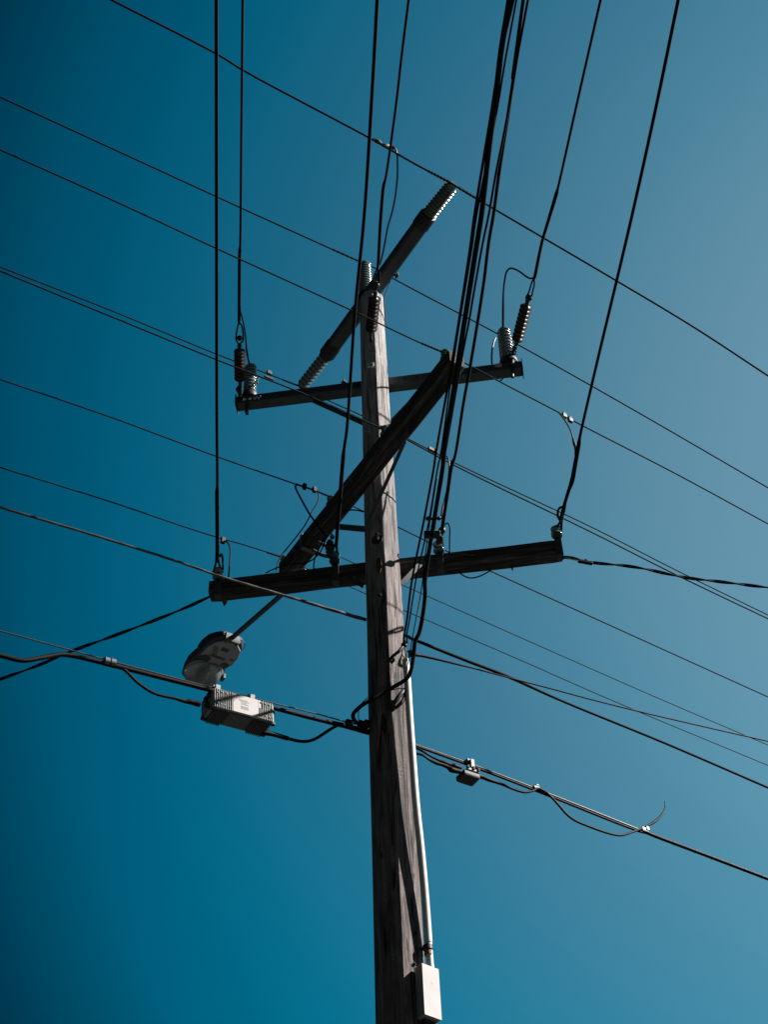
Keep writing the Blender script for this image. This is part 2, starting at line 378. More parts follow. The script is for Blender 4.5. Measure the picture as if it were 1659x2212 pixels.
# ------------------------------------------------------------------ crossarms
def solve_arm(a, b, off):
    z = 7.0
    while z < 13:
        A = Hz(a, z); B = Hz(b, z); v = (B-A); n_ = Vector((-v.y, v.x, 0)).normalized()
        if (A - Vector((PX, PY, z))).dot(n_) > off: return A, B
        z += 0.004
LA, LB = solve_arm((463, 1277), (1213, 1190), 0.175)
SA, SB = solve_arm((512, 873), (1128, 796), 0.145)
DA, DB = solve_arm((640, 1210), (984, 779), -0.155)
TA, TB = solve_arm((660, 830), (972, 400), 0.0)
zL, zS, zD, zT = LA.z, SA.z, DA.z, TA.z
def timber(A, B, h, name, label, parent=pole, m=M_arm, extA=0.0, extB=0.0):
    d = (B-A).normalized(); A = A-d*extA; B = B+d*extB
    M = frame(A, ZU.cross(d), None, d); L = (B-A).length; mb = MB(); rg = []
    nn_ = 40
    for i in range(nn_+1):
        z = L*i/nn_; ring = []
        e_ = 0.94 if i in (0, nn_) else 1.0
        for (x, y) in [(-1, -.86), (-.86, -1), (0, -1.0), (.86, -1), (1, -.86), (1, 0), (1, .86), (.86, 1), (0, 1.0), (-.86, 1), (-1, .86), (-1, 0)]:
            k = noise.noise(Vector((x*1.3, y*1.3, z*3.0+A.x*5)))*0.05
            ring.append(M @ Vector((x*h/2*(e_+k), y*h/2*(e_+k), z)))
        rg.append(ring)
    o_ = mb.loft(rg).build(name, m, parent, M, smooth=30); o_['label'] = label
    return o_, M, L, d
armL, ML, LL, dL = timber(LA, LB, 0.115, 'crossarm', 'lowest dark timber crossarm behind the pole', extA=0.03)
armD, MD, LD, dD = timber(DA, DB, 0.125, 'crossarm', 'diagonal dark timber crossarm across the front of the pole', extA=0.16, extB=0.02)
# steel arm (square tube with end plates)
dS = (SB-SA).normalized(); MS = frame(SA, ZU.cross(dS), None, dS); LS = (SB-SA).length; hS = 0.045
# frame axes: x = horizontal across (ZU x d), y = z cross x
def fr(A, d): return frame(A, ZU.cross(d), None, d)
mb = MB().box(MS, (-hS, hS), (-hS, hS), (0, LS), 0.007)
armS = mb.build('crossarm', M_tube, pole, MS); armS['label'] = 'upper grey steel crossarm with flared end plates'
for zz in (-0.006, LS):
    MB().prism(MS, [(-.052, -.062), (.052, -.062), (.060, -.052), (.060, .052), (.052, .062), (-.052, .062), (-.060, .052), (-.060, -.052)], zz, zz+0.006).build('end_plate', M_tube, armS, MS)
front = -Vector((-dS.y, dS.x, 0)).normalized()      # horizontal, towards the camera
for s_ in (1.33, 1.30+0.12, 2.04, 2.14, 0.30, 0.9, 1.62):
    p = SA + dS*s_ + front*hS
    MB().lathe(p-front*0.003, p+front, [(0, 0.011), (0.004, 0.011), (0.0045, 0.008)], 14).build('bolt_hole', M_hole, armS)
def sticker(Dpt, wd, ht, m, name, parent, z0=0.0005):
    p = Np(Dpt, SA+front*hS, front); M = frame(p, -dS if False else dS, None, front)
    return MB().box(M, (-wd/2, wd/2), (-ht/2, ht/2), (z0-0.002, z0+0.0015)).build(name, m, parent, M), M
stk, _M = sticker(q(3, 698, 1265), 0.052, 0.046, M_pink, 'sticker', armS)
stk, _M = sticker(q(1, 325, 1890), 0.082, 0.046, M_ink, 'sticker', armS)
MB().prism(_M, [(-.034, .018), (-.004, .0), (-.034, -.018)], 0.0015, 0.0030).prism(_M, [(.034, .018), (.034, -.018), (.004, .0)], 0.0015, 0.0030).build('sticker_print', M_sticker, stk, _M)
stk, _M = sticker(q(1, 425, 1882), 0.048, 0.050, M_ink, 'sticker', armS)
text('letter_w', 'W', 0.062, Matrix.Translation(front*0.003) @ _M, M_sticker, stk)
# tapered braces of the steel arm
def flatbar(A, B, wd, th, name, m, parent, face=None):
    d = (B-A).normalized(); face = face or (-Fw)
    x = d.cross(face).normalized(); M = frame(A, x, None, d)
    return MB().box(M, (-wd/2, wd/2), (-th/2, th/2), (0, (B-A).length), min(wd, th)*0.15).build(name, m, parent, M)
pb = Vector((PX-0.10, PY+0.10, Yp((786, 914), PY+0.08).z))
flatbar(Yp((672, 862), SA.y-0.02), Yp((790, 915), PY+0.08), 0.045, 0.012, 'brace', M_tube, armS)
flatbar(Yp((895, 862), SA.y-0.10), Yp((842, 917), PY+0.06), 0.045, 0.012, 'brace', M_tube, armS)
bolt(Yp(q(1, 1320, 1720), SA.y-0.05), Vector((0, -.3, 1)).normalized(), 0.012, 0.02, parent=armS)
# drop bolt plates under the steel arm ends
for dp, ln in ((q(1, 322, 2010), 0.05), (q(3, 845, 1365), 0.04)):
    p = Yp(dp, SA.y-0.03); M = frame(p+ZU*0.10, dS, None, -ZU)
    MB().box(M, (-.012, .012), (-.02, .02), (0, 0.08+ln), 0.003).build('clamp_tail', M_dark, armS, M)
# top arm: square tube, collars where the long insulators start
dT = (TB-TA).normalized()
def onT(p): return Np(p, TA, Vector((-dT.y, dT.x, 0)).normalized())
T0 = onT((707, 774)); T1 = onT((921, 480))
t0 = (T0-TA).dot(dT); t1 = (T1-TA).dot(dT)
MT_ = fr(TA, dT); hT = 0.055
armT = MB().box(MT_, (-hT, hT), (-hT, hT), (t0, t1), 0.016).build('crossarm', M_tube, pole, MT_); armT['label'] = 'topmost grey steel arm pointing up to the right'
for a, b in ((t0-0.01, t0+0.13), (t1-0.09, t1+0.03)):
    MB().lathe(TA+dT*a, TA+dT*b, [(0, .05), (0, .066), (0.01, .072), (b-a-0.01, .072), (b-a, .066), (b-a, .05)], 24).build('collar', M_dark, armT)
sad = Vector((PX, PY, 11.385)); Ms = frame(sad, dT, None, ZU)
MB().box(Ms, (-.07, .07), (-.06, .06), (0.0, 0.06), 0.006).build('saddle', M_tube, armT, Ms)
tf = Np(q('f', 965, 410), TA, Vector((-dT.y, dT.x, 0)).normalized())
bolt(tf, (dT.cross(ZU)).normalized(), 0.014, 0.02, parent=armT)
# white weathering scratches scored on the upper arm's side face
Tn = (dT.cross(ZU)).normalized()
if Tn.y > 0: Tn = -Tn
# timber arm braces
bf = Vector((0, -1, 0))
Bp = Yp((789, 1143), PY-0.155)
flatbar(Yp((723, 1137), DA.lerp(DB, 0.3).y-0.01), Bp, 0.042, 0.008, 'brace', M_tube, armD)
flatbar(Np((874, 940), DA-ZU*0, Vector((-dD.y, dD.x, 0)).normalized())-ZU*0.06, Bp, 0.026, 0.008, 'brace', M_tube, armD)
flatbar(Yp(q(5, 540, 1222), LB.y+0.0), Yp(q(5, 352, 1420), PY+0.02), 0.035, 0.008, 'brace', M_tube, armL)
flatbar(Yp(q(4, 1370, 1015), LA.y-0.02), Yp(q(4, 1540, 1130), PY-0.02), 0.035, 0.008, 'brace', M_tube, armL)
nD = dD.cross(ZU).normalized()
if nD.y > 0: nD = -nD
bolt(Np(q(5, 15, 702), DA+nD*0.0625, nD), nD, 0.014, 0.030, parent=armD, square=False, mt=M_galv)
nL = -Vector((-dL.y, dL.x, 0)).normalized()
bolt(Np(q(4, 318, 1270), LA+nL*0.03, nL), -ZU, 0.014, 0.018, parent=armL, square=False, mt=M_rust)
bolt(Np(q(5, 1112, 1300), LA, nL), -ZU, 0.010, 0.012, parent=armL, square=False)
# strap gripping the lower end of the diagonal arm
sc = Np(q(4, 1040, 770), DA+nD*0.0, nD); ts = (sc-DA).dot(dD)+0.02
Ms = frame(DA + dD*ts, ZU.cross(dD), None, dD)
st = MB()
for (x, y) in (((-.068, -.064), (-.068, .068)), ((.064, .068), (-.068, .068)), ((-.068, .068), (.064, .068)), ((-.068, .068), (-.068, -.064))):
    st.box(Ms, x, y, (0, 0.035))
st.build('strap', M_strap, armD, Ms)

# ================================================================== insulators
def ribbed(name, A, B, r0, r1, nsh, label, group, m=M_porc, base=0.07, cap=0.03, sharp=0.78):
    """ribbed post insulator: base fitting at A, cap at B"""
    root = thing(name, A, label, 'insulator', group); d = (B-A).normalized(); L = (B-A).length
    MB().lathe(A, B, [(0, r0*0.9), (0, r0*1.12), (0.012, r0*1.15), (base*0.8, r0*1.08), (base, r0*0.8)], 28).build('base_fitting', M_dark, root)
    pr = [(base*0.7, r0*0.6)]; L0 = base*0.85; L1 = L-cap
    for i in range(nsh):
        a = L0+(L1-L0)*i/nsh; b_2 = L0+(L1-L0)*(i+1)/nsh; w_ = b_2-a; R_ = r0+(r1-r0)*(i+.5)/nsh
        pr += [(a, R_*sharp), (a+w_*.18, R_*sharp), (a+w_*.36, R_*.94), (a+w_*.5, R_), (a+w_*.66, R_*.98), (a+w_*.85, R_*(sharp+.06))]
    pr += [(L1, r1*sharp), (L1+0.004, r1*0.5)]
    MB().lathe(A, B, pr, 32).build('ribbed_body', m, root, smooth=50)
    MB().lathe(A+d*(L-cap), B, [(-0.004, r1*.4), (-0.002, r1*.72), (cap*.7, r1*.72), (cap, r1*.5)], 24).build('cap', m if cap > .03 else M_galv, root)
    return root
GP = 'grey ribbed post insulators on the top arm and steel arm'
tipR = onT((980, 396)); tipL = onT((650, 836))
topR = ribbed('post_insulator', TA+dT*(t1+0.02), tipR, 0.062, 0.057, 10, 'grey ribbed insulator on the raised right end of the topmost arm', GP, base=0.03, cap=0.035, sharp=.58)
topL = ribbed('post_insulator', TA+dT*(t0-0.00), tipL, 0.056, 0.052, 9, 'glinting ribbed insulator on the lower left end of the topmost arm', GP, base=0.03, cap=0.03, sharp=.60)
pt_ = Yp((797, 569), PY+0.02)
tb = Vector((PX-0.045, PY+0.02, 11.42))
topC = ribbed('post_insulator', tb, Vector((tb.x-0.0, tb.y, pt_.z)), 0.060, 0.056, 12, 'grey ribbed insulator standing upright on the pole top', GP, base=0.10, cap=0.03, sharp=.9)
tC = Vector((tb.x, tb.y, pt_.z))
def onS(p, off=0.0): return Np(p, SA+front*off, front)
sl_b = onS(q(1, 352, 1850)); sl_t = onS(q(1, 366, 1545))
sl_b2 = Vector((sl_b.x, sl_b.y, zS+hS))
insSL = ribbed('post_insulator', sl_b2, onS(q(1, 366, 1542)), 0.055, 0.048, 9, 'grey ribbed post insulator on the left end of the steel arm', GP, base=0.06, cap=0.02, sharp=.84)
sr_b = onS(q(3, 800, 1215)); sr_b2 = Vector((sr_b.x, sr_b.y, zS+hS)); sr_t = onS(q(3, 752, 900))
insSR = ribbed('post_insulator', sr_b2, sr_t, 0.065, 0.054, 9, 'grey ribbed post insulator on the right end of the steel arm', GP, base=0.075, cap=0.02, sharp=.84)

GK = 'green glazed pin insulators on the diagonal timber arm'
def pin(p2, label, side):
    h = Np(p2, DA, nD)                      # centre of its head, above the arm
    t_ = (h-DA).dot(dD); bs = DA + dD*t_ + ZU*0.062
    root = thing('pin_insulator', bs, label, 'insulator', GK)
    hgt = max(h.z - bs.z, 0.06)
    MB().lathe(bs-ZU*0.01, bs+ZU, [(0, .012), (hgt*.6, .012)], 10).build('pin', M_dark, root)
    k = 0.034
    MB().lathe(bs, bs+ZU, [(hgt-.07, .012), (hgt-.072, k*1.05), (hgt-.065, k*1.22), (hgt-.045, k*1.2), (hgt-.03, k*.95), (hgt-.018, k*.68), (hgt-.008, k*.68), (hgt, k*.95), (hgt+.014, k), (hgt+.026, k*.8), (hgt+.032, k*.4)], 28).build('glazed_body', M_teal, root, smooth=60)
    return h
p1 = pin((963, 765), 'green glazed insulator at the raised right end of the diagonal arm', 1)
p2_ = pin((833, 929), 'green glazed insulator on the diagonal arm right in front of the pole', 1)
p3 = pin((716, 1080), 'green glazed insulator on the diagonal arm just left of the pole', 1)
p4 = pin((614, 1209), 'pale green insulator at the lower left end of the diagonal arm', 1)
GSH = 'green glazed shackle insulators on the lowest timber arm'
def shackle(p2, label):
    h = Np(p2, LA+nL*0.075, nL); root = thing('shackle_insulator', h, label, 'insulator', GSH)
    ax = ZU; k = 0.036
    MB().lathe(h-ax*.042, h+ax, [(0, k*.5), (0.0, k*.9), (.01, k*1.1), (.026, k*1.05), (.036, k*.62), (.048, k*.62), (.058, k*1.0), (.074, k*1.08), (.084, k*.8), (.088, k*.4)], 28).build('glazed_body', M_teal, root, smooth=60)
    t_ = (h-LA).dot(dL); M = frame(LA+dL*t_+nL*0.060, dL, None, nL)
    mb_ = MB().box(M, (-.024, .024), (-.095, .062), (0.0, .006), 0.001)
    mb_.box(M, (-.024, .024), (.056, .062), (.007, .062)).box(M, (-.022, .022), (-.095, -.089), (-.05, -.001))
    mb_.build('bracket', M_tube, root, M)
    MB().lathe(h-ax*.055, h+ax, [(0, .012), (0.001, .012), (.012, .006), (.10, .006), (.104, .010), (.11, .010)], 10).build('spindle', M_dark, root)
    return h
h7 = shackle((1203, 1150), 'green insulator at the right tip of the lowest timber arm')
h5 = shackle((948, 1183), 'green insulator on the lowest timber arm just right of the pole')
h3 = shackle((723, 1206), 'green insulator on the lowest timber arm just left of the pole')
h1 = shackle((471, 1240), 'green insulator at the left tip of the lowest timber arm')

def strain(A, B, nsh, r_, label, m=M_brown, top=None):
    """string of dark sheds pulled between its shackle A and the line clamp B"""
    root = thing('strain_insulator', A, label, 'insulator', 'dark strain insulators holding the upper lines')
    d = (B-A).normalized(); L = (B-A).length; a0 = 0.045; a1 = L-0.045; pr = [(a0-.01, .013), (a0, .016)]
    for i in range(nsh):
        a = a0+(a1-a0)*i/nsh; w_ = (a1-a0)/nsh
        pr += [(a+w_*.1, r_*.42), (a+w_*.28, r_*.55), (a+w_*.5, r_*1.0), (a+w_*.62, r_*1.0), (a+w_*.74, r_*.5), (a+w_*.9, r_*.42)]
    pr += [(a1, .016), (a1+.01, .012)]
    MB().lathe(A, B, pr, 26).build('shed_string', m, root, smooth=50)
    MB().lathe(A, B, [(0, .008), (0, .014), (a0*.9, .016), (a0, .010)], 14).build('lower_fitting', M_dark, root)
    MB().lathe(A+d*a1, B, [(0, .010), (0.005, .017), (.03, .014), (.045, .02), (.06, .012)], 14).build('upper_fitting', M_dark, root)
    return root
def ring(c, n_, R_, r_, frac=1.0, start=0):
    x = n_.orthogonal().normalized(); y = n_.cross(x)
    return [c+(x*math.cos(start+2*math.pi*frac*k/24)+y*math.sin(start+2*math.pi*frac*k/24))*R_ for k in range(25)]
# right end of the steel arm
zB6 = zS+0.05; zB6t = zS-0.10
B6pts = [(1109, 757), q(3, 893, 1022), q(3, 985, 645), q(3, 1018, 570), (1154, 601)]
def zl(p, pa, pb, za, zb):
    t_ = (p[1]-pa[1])/(pb[1]-pa[1]); return za+(zb-za)*max(0, min(1.3, t_))
def B6(p): return Hz(p, zl(p, (1109, 757), (1298, 0), zB6, zB6t))
s6 = strain(B6(q(3, 880, 1060)), B6(q(3, 1000, 600)), 9, 0.046, 'dark strain insulator pulling on the right end of the steel arm')
mb = MB().tube([B6(q(3, 880, 1065)), B6(q(3, 868, 1085)), B6(q(3, 855, 1110)), onS(q(3, 848, 1150), 0.05), onS(q(3, 845, 1210), 0.052), onS(q(3, 842, 1385), 0.05)], [.013, .02, .012, .013, .014, .013], 10)
mb.tube(ring(onS(q(3, 850, 1138), 0.08), front, 0.024, .006), .006, 8)
mb.build('hook', M_dark, s6)
# left end of the steel arm
def B2(p): return Hz(p, zl(p, (517, 843), (524, 0), zS+0.05, zS-0.10))
s2 = strain(B2(q(1, 253, 1740)), B2(q(1, 247, 1340)), 9, 0.044, 'dark strain insulator pulling on the left end of the steel arm')
MB().tube([B2(q(1, 253, 1745)), B2(q(1, 245, 1790)), onS(q(1, 248, 1830), 0.05), onS(q(1, 262, 1880), 0.05)], [.012, .03, .014, .02], 10).build('hook', M_dark, s2)
# pole front
def B4(p): return Hz(p, zl(p, (798, 745), (883, 0), 10.72, 10.58))
s4 = strain(B4(q('f', 425, 1640)), B4(q('f', 525, 760)), 9, 0.046, 'long dark strain insulator hanging on the front of the pole top')
rc = B4(q('f', 415, 1820)); eyeb = onmid(q('f', 425, 1960))
mb = MB().tube([B4(q('f', 428, 1640)), B4(q('f', 440, 1720)), B4(q('f', 430, 1760))], [.010, .012, .009], 10)
mb.tube(ring(rc, Vector((0.3, -1, -.3)).normalized(), 0.021, .005, 0.85, 1), .0055, 8)
mb.tube([B4(q('f', 420, 1880)), B4(q('f', 430, 1930)), eyeb], .006, 8)
mb.build('eye_hook', M_dark, s4)

# ================================================================== lines
def line(name, label, cat, pts, w_, m=M_cond, group=None, ext0=0, ext1=0, sm=True, n=8, twist=None, seg=6):
    """one wire: pts 3-D, w_ radius (number, or list per point)"""
    rr_ = w_ if isinstance(w_, (list, tuple)) else [w_]*len(pts)
    P = list(pts)
    if sm and len(P) > 2:
        P2 = spline(P, seg=seg); R2 = []
        for i in range(len(P)-1): R2 += [rr_[i]+(rr_[i+1]-rr_[i])*k/seg for k in range(seg)]
        R2.append(rr_[-1]); P, rr_ = P2, R2
    if ext0:
        d = (P[0]-P[1]).normalized(); d.z = max(min(d.z, 0.02), -0.05); P = [P[0]+d*ext0] + P; rr_ = [rr_[0]]+list(rr_)
    if ext1:
        d = (P[-1]-P[-2]).normalized(); d.z = max(min(d.z, 0.02), -0.05); P = P+[P[-1]+d*ext1]; rr_ = list(rr_)+[rr_[-1]]
    o_ = MB().tube(P, list(rr_), n, twist=twist).build(name, m, None, smooth=70)
    return tag(o_, label, cat, group)
def wrap(P, name, parent, r_, m=M_cond, turns=5, amp=0.22):
    """hand-laid tie wrapped round a line: lumpy sleeve along P"""
    A, B = P; k = 18; pts = [A.lerp(B, i/k) for i in range(k+1)]
    return MB().tube(pts, [r_*(1+amp*math.sin(i*2.2)) for i in range(k+1)], 8).build(name, m, parent)
EXT = 30
GA = 'bare lines crossing from upper left to lower right'
GB = 'covered lines running overhead from the arms'
# ---- set A: from the left, over the pole, away to the right
def Aw(anchor, lpts, rpts, hl=212, hr=34):
    Lp = [Vp(p, anchor, hl) for p in lpts]; Rp = [Vp(p, anchor, hr) for p in rpts]
    return Lp, Rp
cTR = tipR + ZU*0.0
L_, R_ = Aw(cTR, [(240, 0), (470, 118), (525, 152), (800, 299), (900, 356)], [(1040, 435), (1330, 605), (1500, 707), (1659, 811)])
D_, E_ = Vp((972, 394), cTR, 212), Vp((985, 402), cTR, 34)
a1 = line('power_line', 'topmost line passing over the raised right insulator of the top arm', 'power line', L_+[Vp((972, 394), cTR, 212), Vp((985, 402), cTR, 34)]+R_, .0085, M_cond, GA, EXT, EXT)
wrap((L_[-1].lerp(D_,.35), L_[-1].lerp(D_,.93)), 'tie_wrap', a1, .0105); wrap((E_.lerp(R_[0],.12), E_.lerp(R_[0],1.0)), 'tie_wrap', a1, .0105)
c1 = [Vp(q(2, *p), cTR, 212) for p in ((385, 243), (430, 265), (470, 290), (515, 297), (545, 312))]
cl = MB().tube(spline(c1), [.009+.008*abs(math.sin(i*.33)) for i in range(25)], 10).build('line_clamp', M_dark, a1)
L_, R_ = Aw(tC, [(0, 210), (235, 318), (470, 426), (520, 449), (650, 508)], [(850, 602), (1120, 745), (1360, 880), (1659, 1053)])
a2 = line('power_line', 'line tied to the upright insulator on the pole top', 'power line', L_+[Vp((786, 569), tC, 212), Vp((808, 578), tC, 34)]+R_, .0068, M_cond, GA, EXT, EXT)
D_ = Vp((786, 569), tC, 212); wrap((L_[-1].lerp(D_, .5), L_[-1].lerp(D_, .95)), 'tie_wrap', a2, .009)
L_, R_ = Aw(p1, [(0, 324), (235, 429), (470, 538), (765, 673), (900, 737)], [(1010, 787), (1077, 823), q(3, 1330, 1755), (1241, 910), (1460, 1023), (1659, 1131)])
a3 = line('power_line', 'thin line over the green insulator on the raised end of the diagonal arm', 'power line', L_+[Vp((955, 760), p1, 212), Vp((968, 766), p1, 34)]+R_, .0052, M_cond, GA, EXT, EXT)
D_ = Vp((955, 760), p1, 212); wrap((L_[-1].lerp(D_, .2), L_[-1].lerp(D_, .95)), 'tie_wrap', a3, .0075)
for cp in ((1375, 1775), (1438, 1820)):
    c_ = Vp(q(3, *cp), p1, 34)
    MB().box(frame(c_, hd(34), None, ZU), (-.018, .018), (-.012, .012), (-.028, .012), .003).sphere(c_+ZU*.02, .012).build('bolted_clamp', M_galv, a3)
cTL = tipL
L_, R_ = Aw(cTL, [(0, 577), (235, 669), (465, 764), (574, 806)], [(711, 866), (778, 896), (872, 943), (983, 1000), (1279, 1139), (1460, 1231), (1659, 1328)])
a5 = line('power_line', 'upper line of the close pair, tied to the low end of the top arm', 'power line', L_+[Vp((646, 834), cTL, 212), Vp((656, 839), cTL, 34)]+R_, .0058, M_cond, GA, EXT, EXT)
D_ = Vp((646, 834), cTL, 212); wrap((L_[-1].lerp(D_, .5), L_[-1].lerp(D_, .95)), 'tie_wrap', a5, .0085)
cc = Vp(q(1, 550, 1625), cTL, 212); fc = frame(cc, hd(212), None, ZU)
MB().box(fc, (-.022, .022), (-.014, .014), (-.012, .030), .004).build('connector', M_galv, a5, fc)
MB().box(frame(Vp(q(1, 550, 1672), cTL, 212), hd(212), None, ZU), (-.045, .045), (-.010, .010), (-.008, .008), .003).build('connector_plate', M_dark, a5)
L_, R_ = Aw(p2_, [(0, 586), (235, 682), (465, 776), (562, 814), (654, 850), (740, 889)], [(873, 947), (983, 1006), (1279, 1150), (1460, 1241), (1659, 1336)])
a4 = line('power_line', 'lower line of the close pair, over the insulator in front of the pole', 'power line', L_+[Vp((826, 926), p2_, 212), Vp((840, 932), p2_, 34)]+R_, .0055, M_cond, GA, EXT, EXT)
c_ = Vp(q(5, 568, 503), p2_, 34)
MB().box(frame(c_, hd(34), None, ZU), (-.04, .04), (-.012, .012), (-.014, .014), .004).box(frame(c_+hd(34)*.02, hd(34), None, ZU), (-.012, .012), (-.016, .016), (-.02, .026), .004).build('bolted_clamp', M_dark, a4)
L_, R_ = Aw(p3, [(0, 820), (235, 900), (473, 988), (639, 1046), (679, 1059)], [(756, 1091), (860, 1139), (973, 1194), (1065, 1236), (1279, 1333), (1460, 1415), (1659, 1505)])
a6 = line('power_line', 'line over the green insulator on the diagonal arm left of the pole', 'power line', L_+[Vp((708, 1071), p3, 212), Vp((723, 1077), p3, 34)]+R_, .0050, M_cond, GA, EXT, EXT)
D_ = Vp((708, 1071), p3, 212); wrap((L_[-2], L_[-1], D_)[0:2], 'tie_wrap', a6, .0075); wrap((L_[-1], D_), 'tie_wrap', a6, .0075)
for cp in ((640, 160), (740, 192)):
    c_ = Vp(q('e', *cp), p3, 212); MB().box(frame(c_, hd(212), None, ZU), (-.014, .014), (-.014, .014), (-.026, .026), .004).build('bolted_clamp', M_dark, a6)
L_, R_ = Aw(p4, [(0, 1010), (235, 1083), (407, 1141), (480, 1164), (520, 1175)], [(680, 1236), (757, 1268), (788, 1282), (869, 1317), (1104, 1417), (1318, 1511), (1659, 1653)])
a7 = line('power_line', 'line over the pale insulator at the lower left end of the diagonal arm', 'power line', L_+[Vp((607, 1203), p4, 212), Vp((621, 1209), p4, 34)]+R_, [.0050]*7+[.0036]*7, M_cond, GA, EXT, EXT)
D_ = Vp((607, 1203), p4, 212); wrap((L_[-1].lerp(D_, .65), L_[-1].lerp(D_, .97)), 'tie_wrap', a7, .0075)
c_ = Vp(q(4, 303, 728), p4, 212); MB().box(frame(c_, hd(212), None, ZU), (-.016, .016), (-.014, .014), (-.032, .026), .004).build('bolted_clamp', M_dark, a7)
E0 = Np((724, 1198), DA+nD*0.0, nD) - ZU*0.15
E0 = Vp((724, 1198), h3+Vector((0, .12, 0)), 34)
line('power_line', 'thinnest line leaving from behind the pole to the lower right', 'power line', [E0]+[Vp(p, E0, 34) for p in ((761, 1215), (868, 1263), (1104, 1368), (1429, 1511), (1659, 1609))], .0032, M_cond, GA, 0, EXT)
# ---- heavy cable fixed at the pole
AL = ppt(-80, 7.9, 1.0); AL.z = 0; A8 = Yp((790, 1339), PY-0.02)
Lp = [Vp(p, A8, 212) for p in ((0, 1096), (235, 1166), (407, 1221), (470, 1243), (603, 1283), (700, 1312))]
a8 = line('heavy_cable', 'heavy shiny twisted cable rising left from the pole below the arms', 'cable', Lp+[A8], [.0088]*4+[.0100, .0125, .0135], M_bright, 'heavy cables fixed to the pole below the arms', EXT, 0, n=12, twist=(3, .28, .16), seg=14)
A8r = Yp((876, 1373), PY-0.02)
Rp = [Vp(p, A8r, 33) for p in ((896, 1382), (1000, 1424), (1096, 1461), (1207, 1511), (1441, 1607), (1659, 1701))]
line('heavy_cable', 'heavy dark cable leaving the pole to the lower right', 'cable', [A8r]+Rp, [.011]*4+[.0085]*3, M_cond, 'heavy cables fixed to the pole below the arms', 0, EXT, n=10)
A9 = Yp(q(7, 930, 640), PY-0.08)
Rp = [Vp(p, A9, 28) for p in (q(7, 1020, 655), (1024, 1444), (1096, 1463), (1207, 1492), (1270, 1509), (1394, 1540), (1659, 1601))]
a9 = line('service_cable', 'thin dark cable from the pole crossing under the heavy cable', 'cable', [Yp(q(7, 860, 605), PY-0.06), A9]+Rp, [.003, .012, .010]+[.0052]*6, M_black, None, 0, EXT)
# ---- twisted service drops from the tips of the lowest arm
def twin(name, label, pts, r_, pitch, ext, k=3, grp='twisted service cables from the tips of the lowest arm'):
    P = spline(pts, seg=14); d = (P[-1]-P[-2]).normalized(); d.z = max(d.z, -.12)
    st_ = 0.03; e_ = P[-1]; P2 = P+[e_+d*st_*i for i in range(1, int(ext/st_))]
    root = thing(name, P[0], label, 'cable', grp)
    for s_ in range(k):
        L = 0; out = []
        for i, p in enumerate(P2):
            if i: L += (p-P2[i-1]).length
            T = (P2[min(i+1, len(P2)-1)]-P2[max(i-1, 0)]).normalized(); x = (ZU-T*ZU.dot(T)).normalized(); y = T.cross(x)
            a = 2*math.pi*(L/pitch + s_/k); out.append(p+(x*math.cos(a)+y*math.sin(a))*r_*1.0)
        MB().tube(out, r_, 7).build('strand', M_black, root)
    return root
AR = Yp((1212, 1203), LB.y-0.03)
rt = twin('service_drop', 'black twisted cable running right from the right tip of the lowest arm', [AR]+[Vp(p, AR, 10) for p in ((1240, 1206), (1265, 1213), (1372, 1225), (1479, 1247), (1560, 1257), (1659, 1269))], .0060, .42, 12, 2)
c_ = Vp(q('b', 480, 1198), AR, 10); M = frame(c_, hd(10).cross(ZU), None, (hd(10)-ZU*.15).normalized())
MB().box(M, (-.012, .012), (-.012, .012), (-.05, .05), .004).box(M, (-.008, .008), (-.026, .012), (-.006, .014), .003).build('wedge_clamp', M_black, rt, M)
MB().tube(spline([Yp(q('b', 325, 1150), LB.y-0.05), Yp(q('b', 350, 1168), LB.y-0.05), c_]), .0035, 6).build('bail', M_dark, rt)
AQ = Yp((478, 1277), LA.y-0.01)
twin('service_drop', 'black twisted cable running down left from the left tip of the lowest arm', [AQ]+[Vp(p, AQ, 168) for p in ((400, 1313), (305, 1351), (230, 1379), (158, 1405), (80, 1438), (0, 1467))], .0062, .55, 12, 2)

# ---- set B: overhead
def Bw(f, pts): return [f(p) for p in pts]
def mkB(pa, pb, za, zb): return lambda p: Hz(p, zl(p, pa, pb, za, zb))
b1 = mkB((470, 1240), (467, 0), h1.z, h1.z-.16)
line('overhead_line', 'leftmost covered line overhead, ending at the left tip of the lowest arm', 'power line', Bw(b1, [(467, 0), (467.5, 500), (468, 900), (469, 1050), (468.5, 1062), (469, 1150), (468.5, 1200), (467, 1214)]), [.0098]*4+[.0138, .0138, .013, .010], M_black, GB, EXT, 0)
line('overhead_line', 'second covered line from the left, ending above the steel arm', 'power line', Bw(B2, [(524, 0), (521, 300), (518.5, 530), (517.5, 542), (516.5, 640), (516, 690), (515.5, 700)]), [.0088, .0088, .0088, .0125, .0125, .012, .008], M_black, GB, EXT, 0)
b3 = mkB((723, 1200), (815, 0), h3.z+.0, h3.z-.16)
line('overhead_line', 'covered line falling past the left of the pole top to the lowest arm', 'power line', Bw(b3, [(815, 0), (804, 200), (787, 465), (767.5, 665), (749, 928), (743, 970), (741.5, 985), (733, 1090), (726, 1180)]), [.0098]*5+[.0098, .0135, .0135, .012], M_black, GB, EXT, 0)
o4 = line('overhead_line', 'covered line ending at the long insulator on the pole top', 'power line', Bw(B4, [(883, 0), (868, 120), (855, 232), (833, 385), (829, 400), (822, 480), (817.5, 560), (815, 585)]), [.0092]*4+[.0125, .0125, .012, .009], M_black, GB, EXT, 0)
b5 = mkB((948, 1180), (1131, 0), h5.z, h5.z-.16)
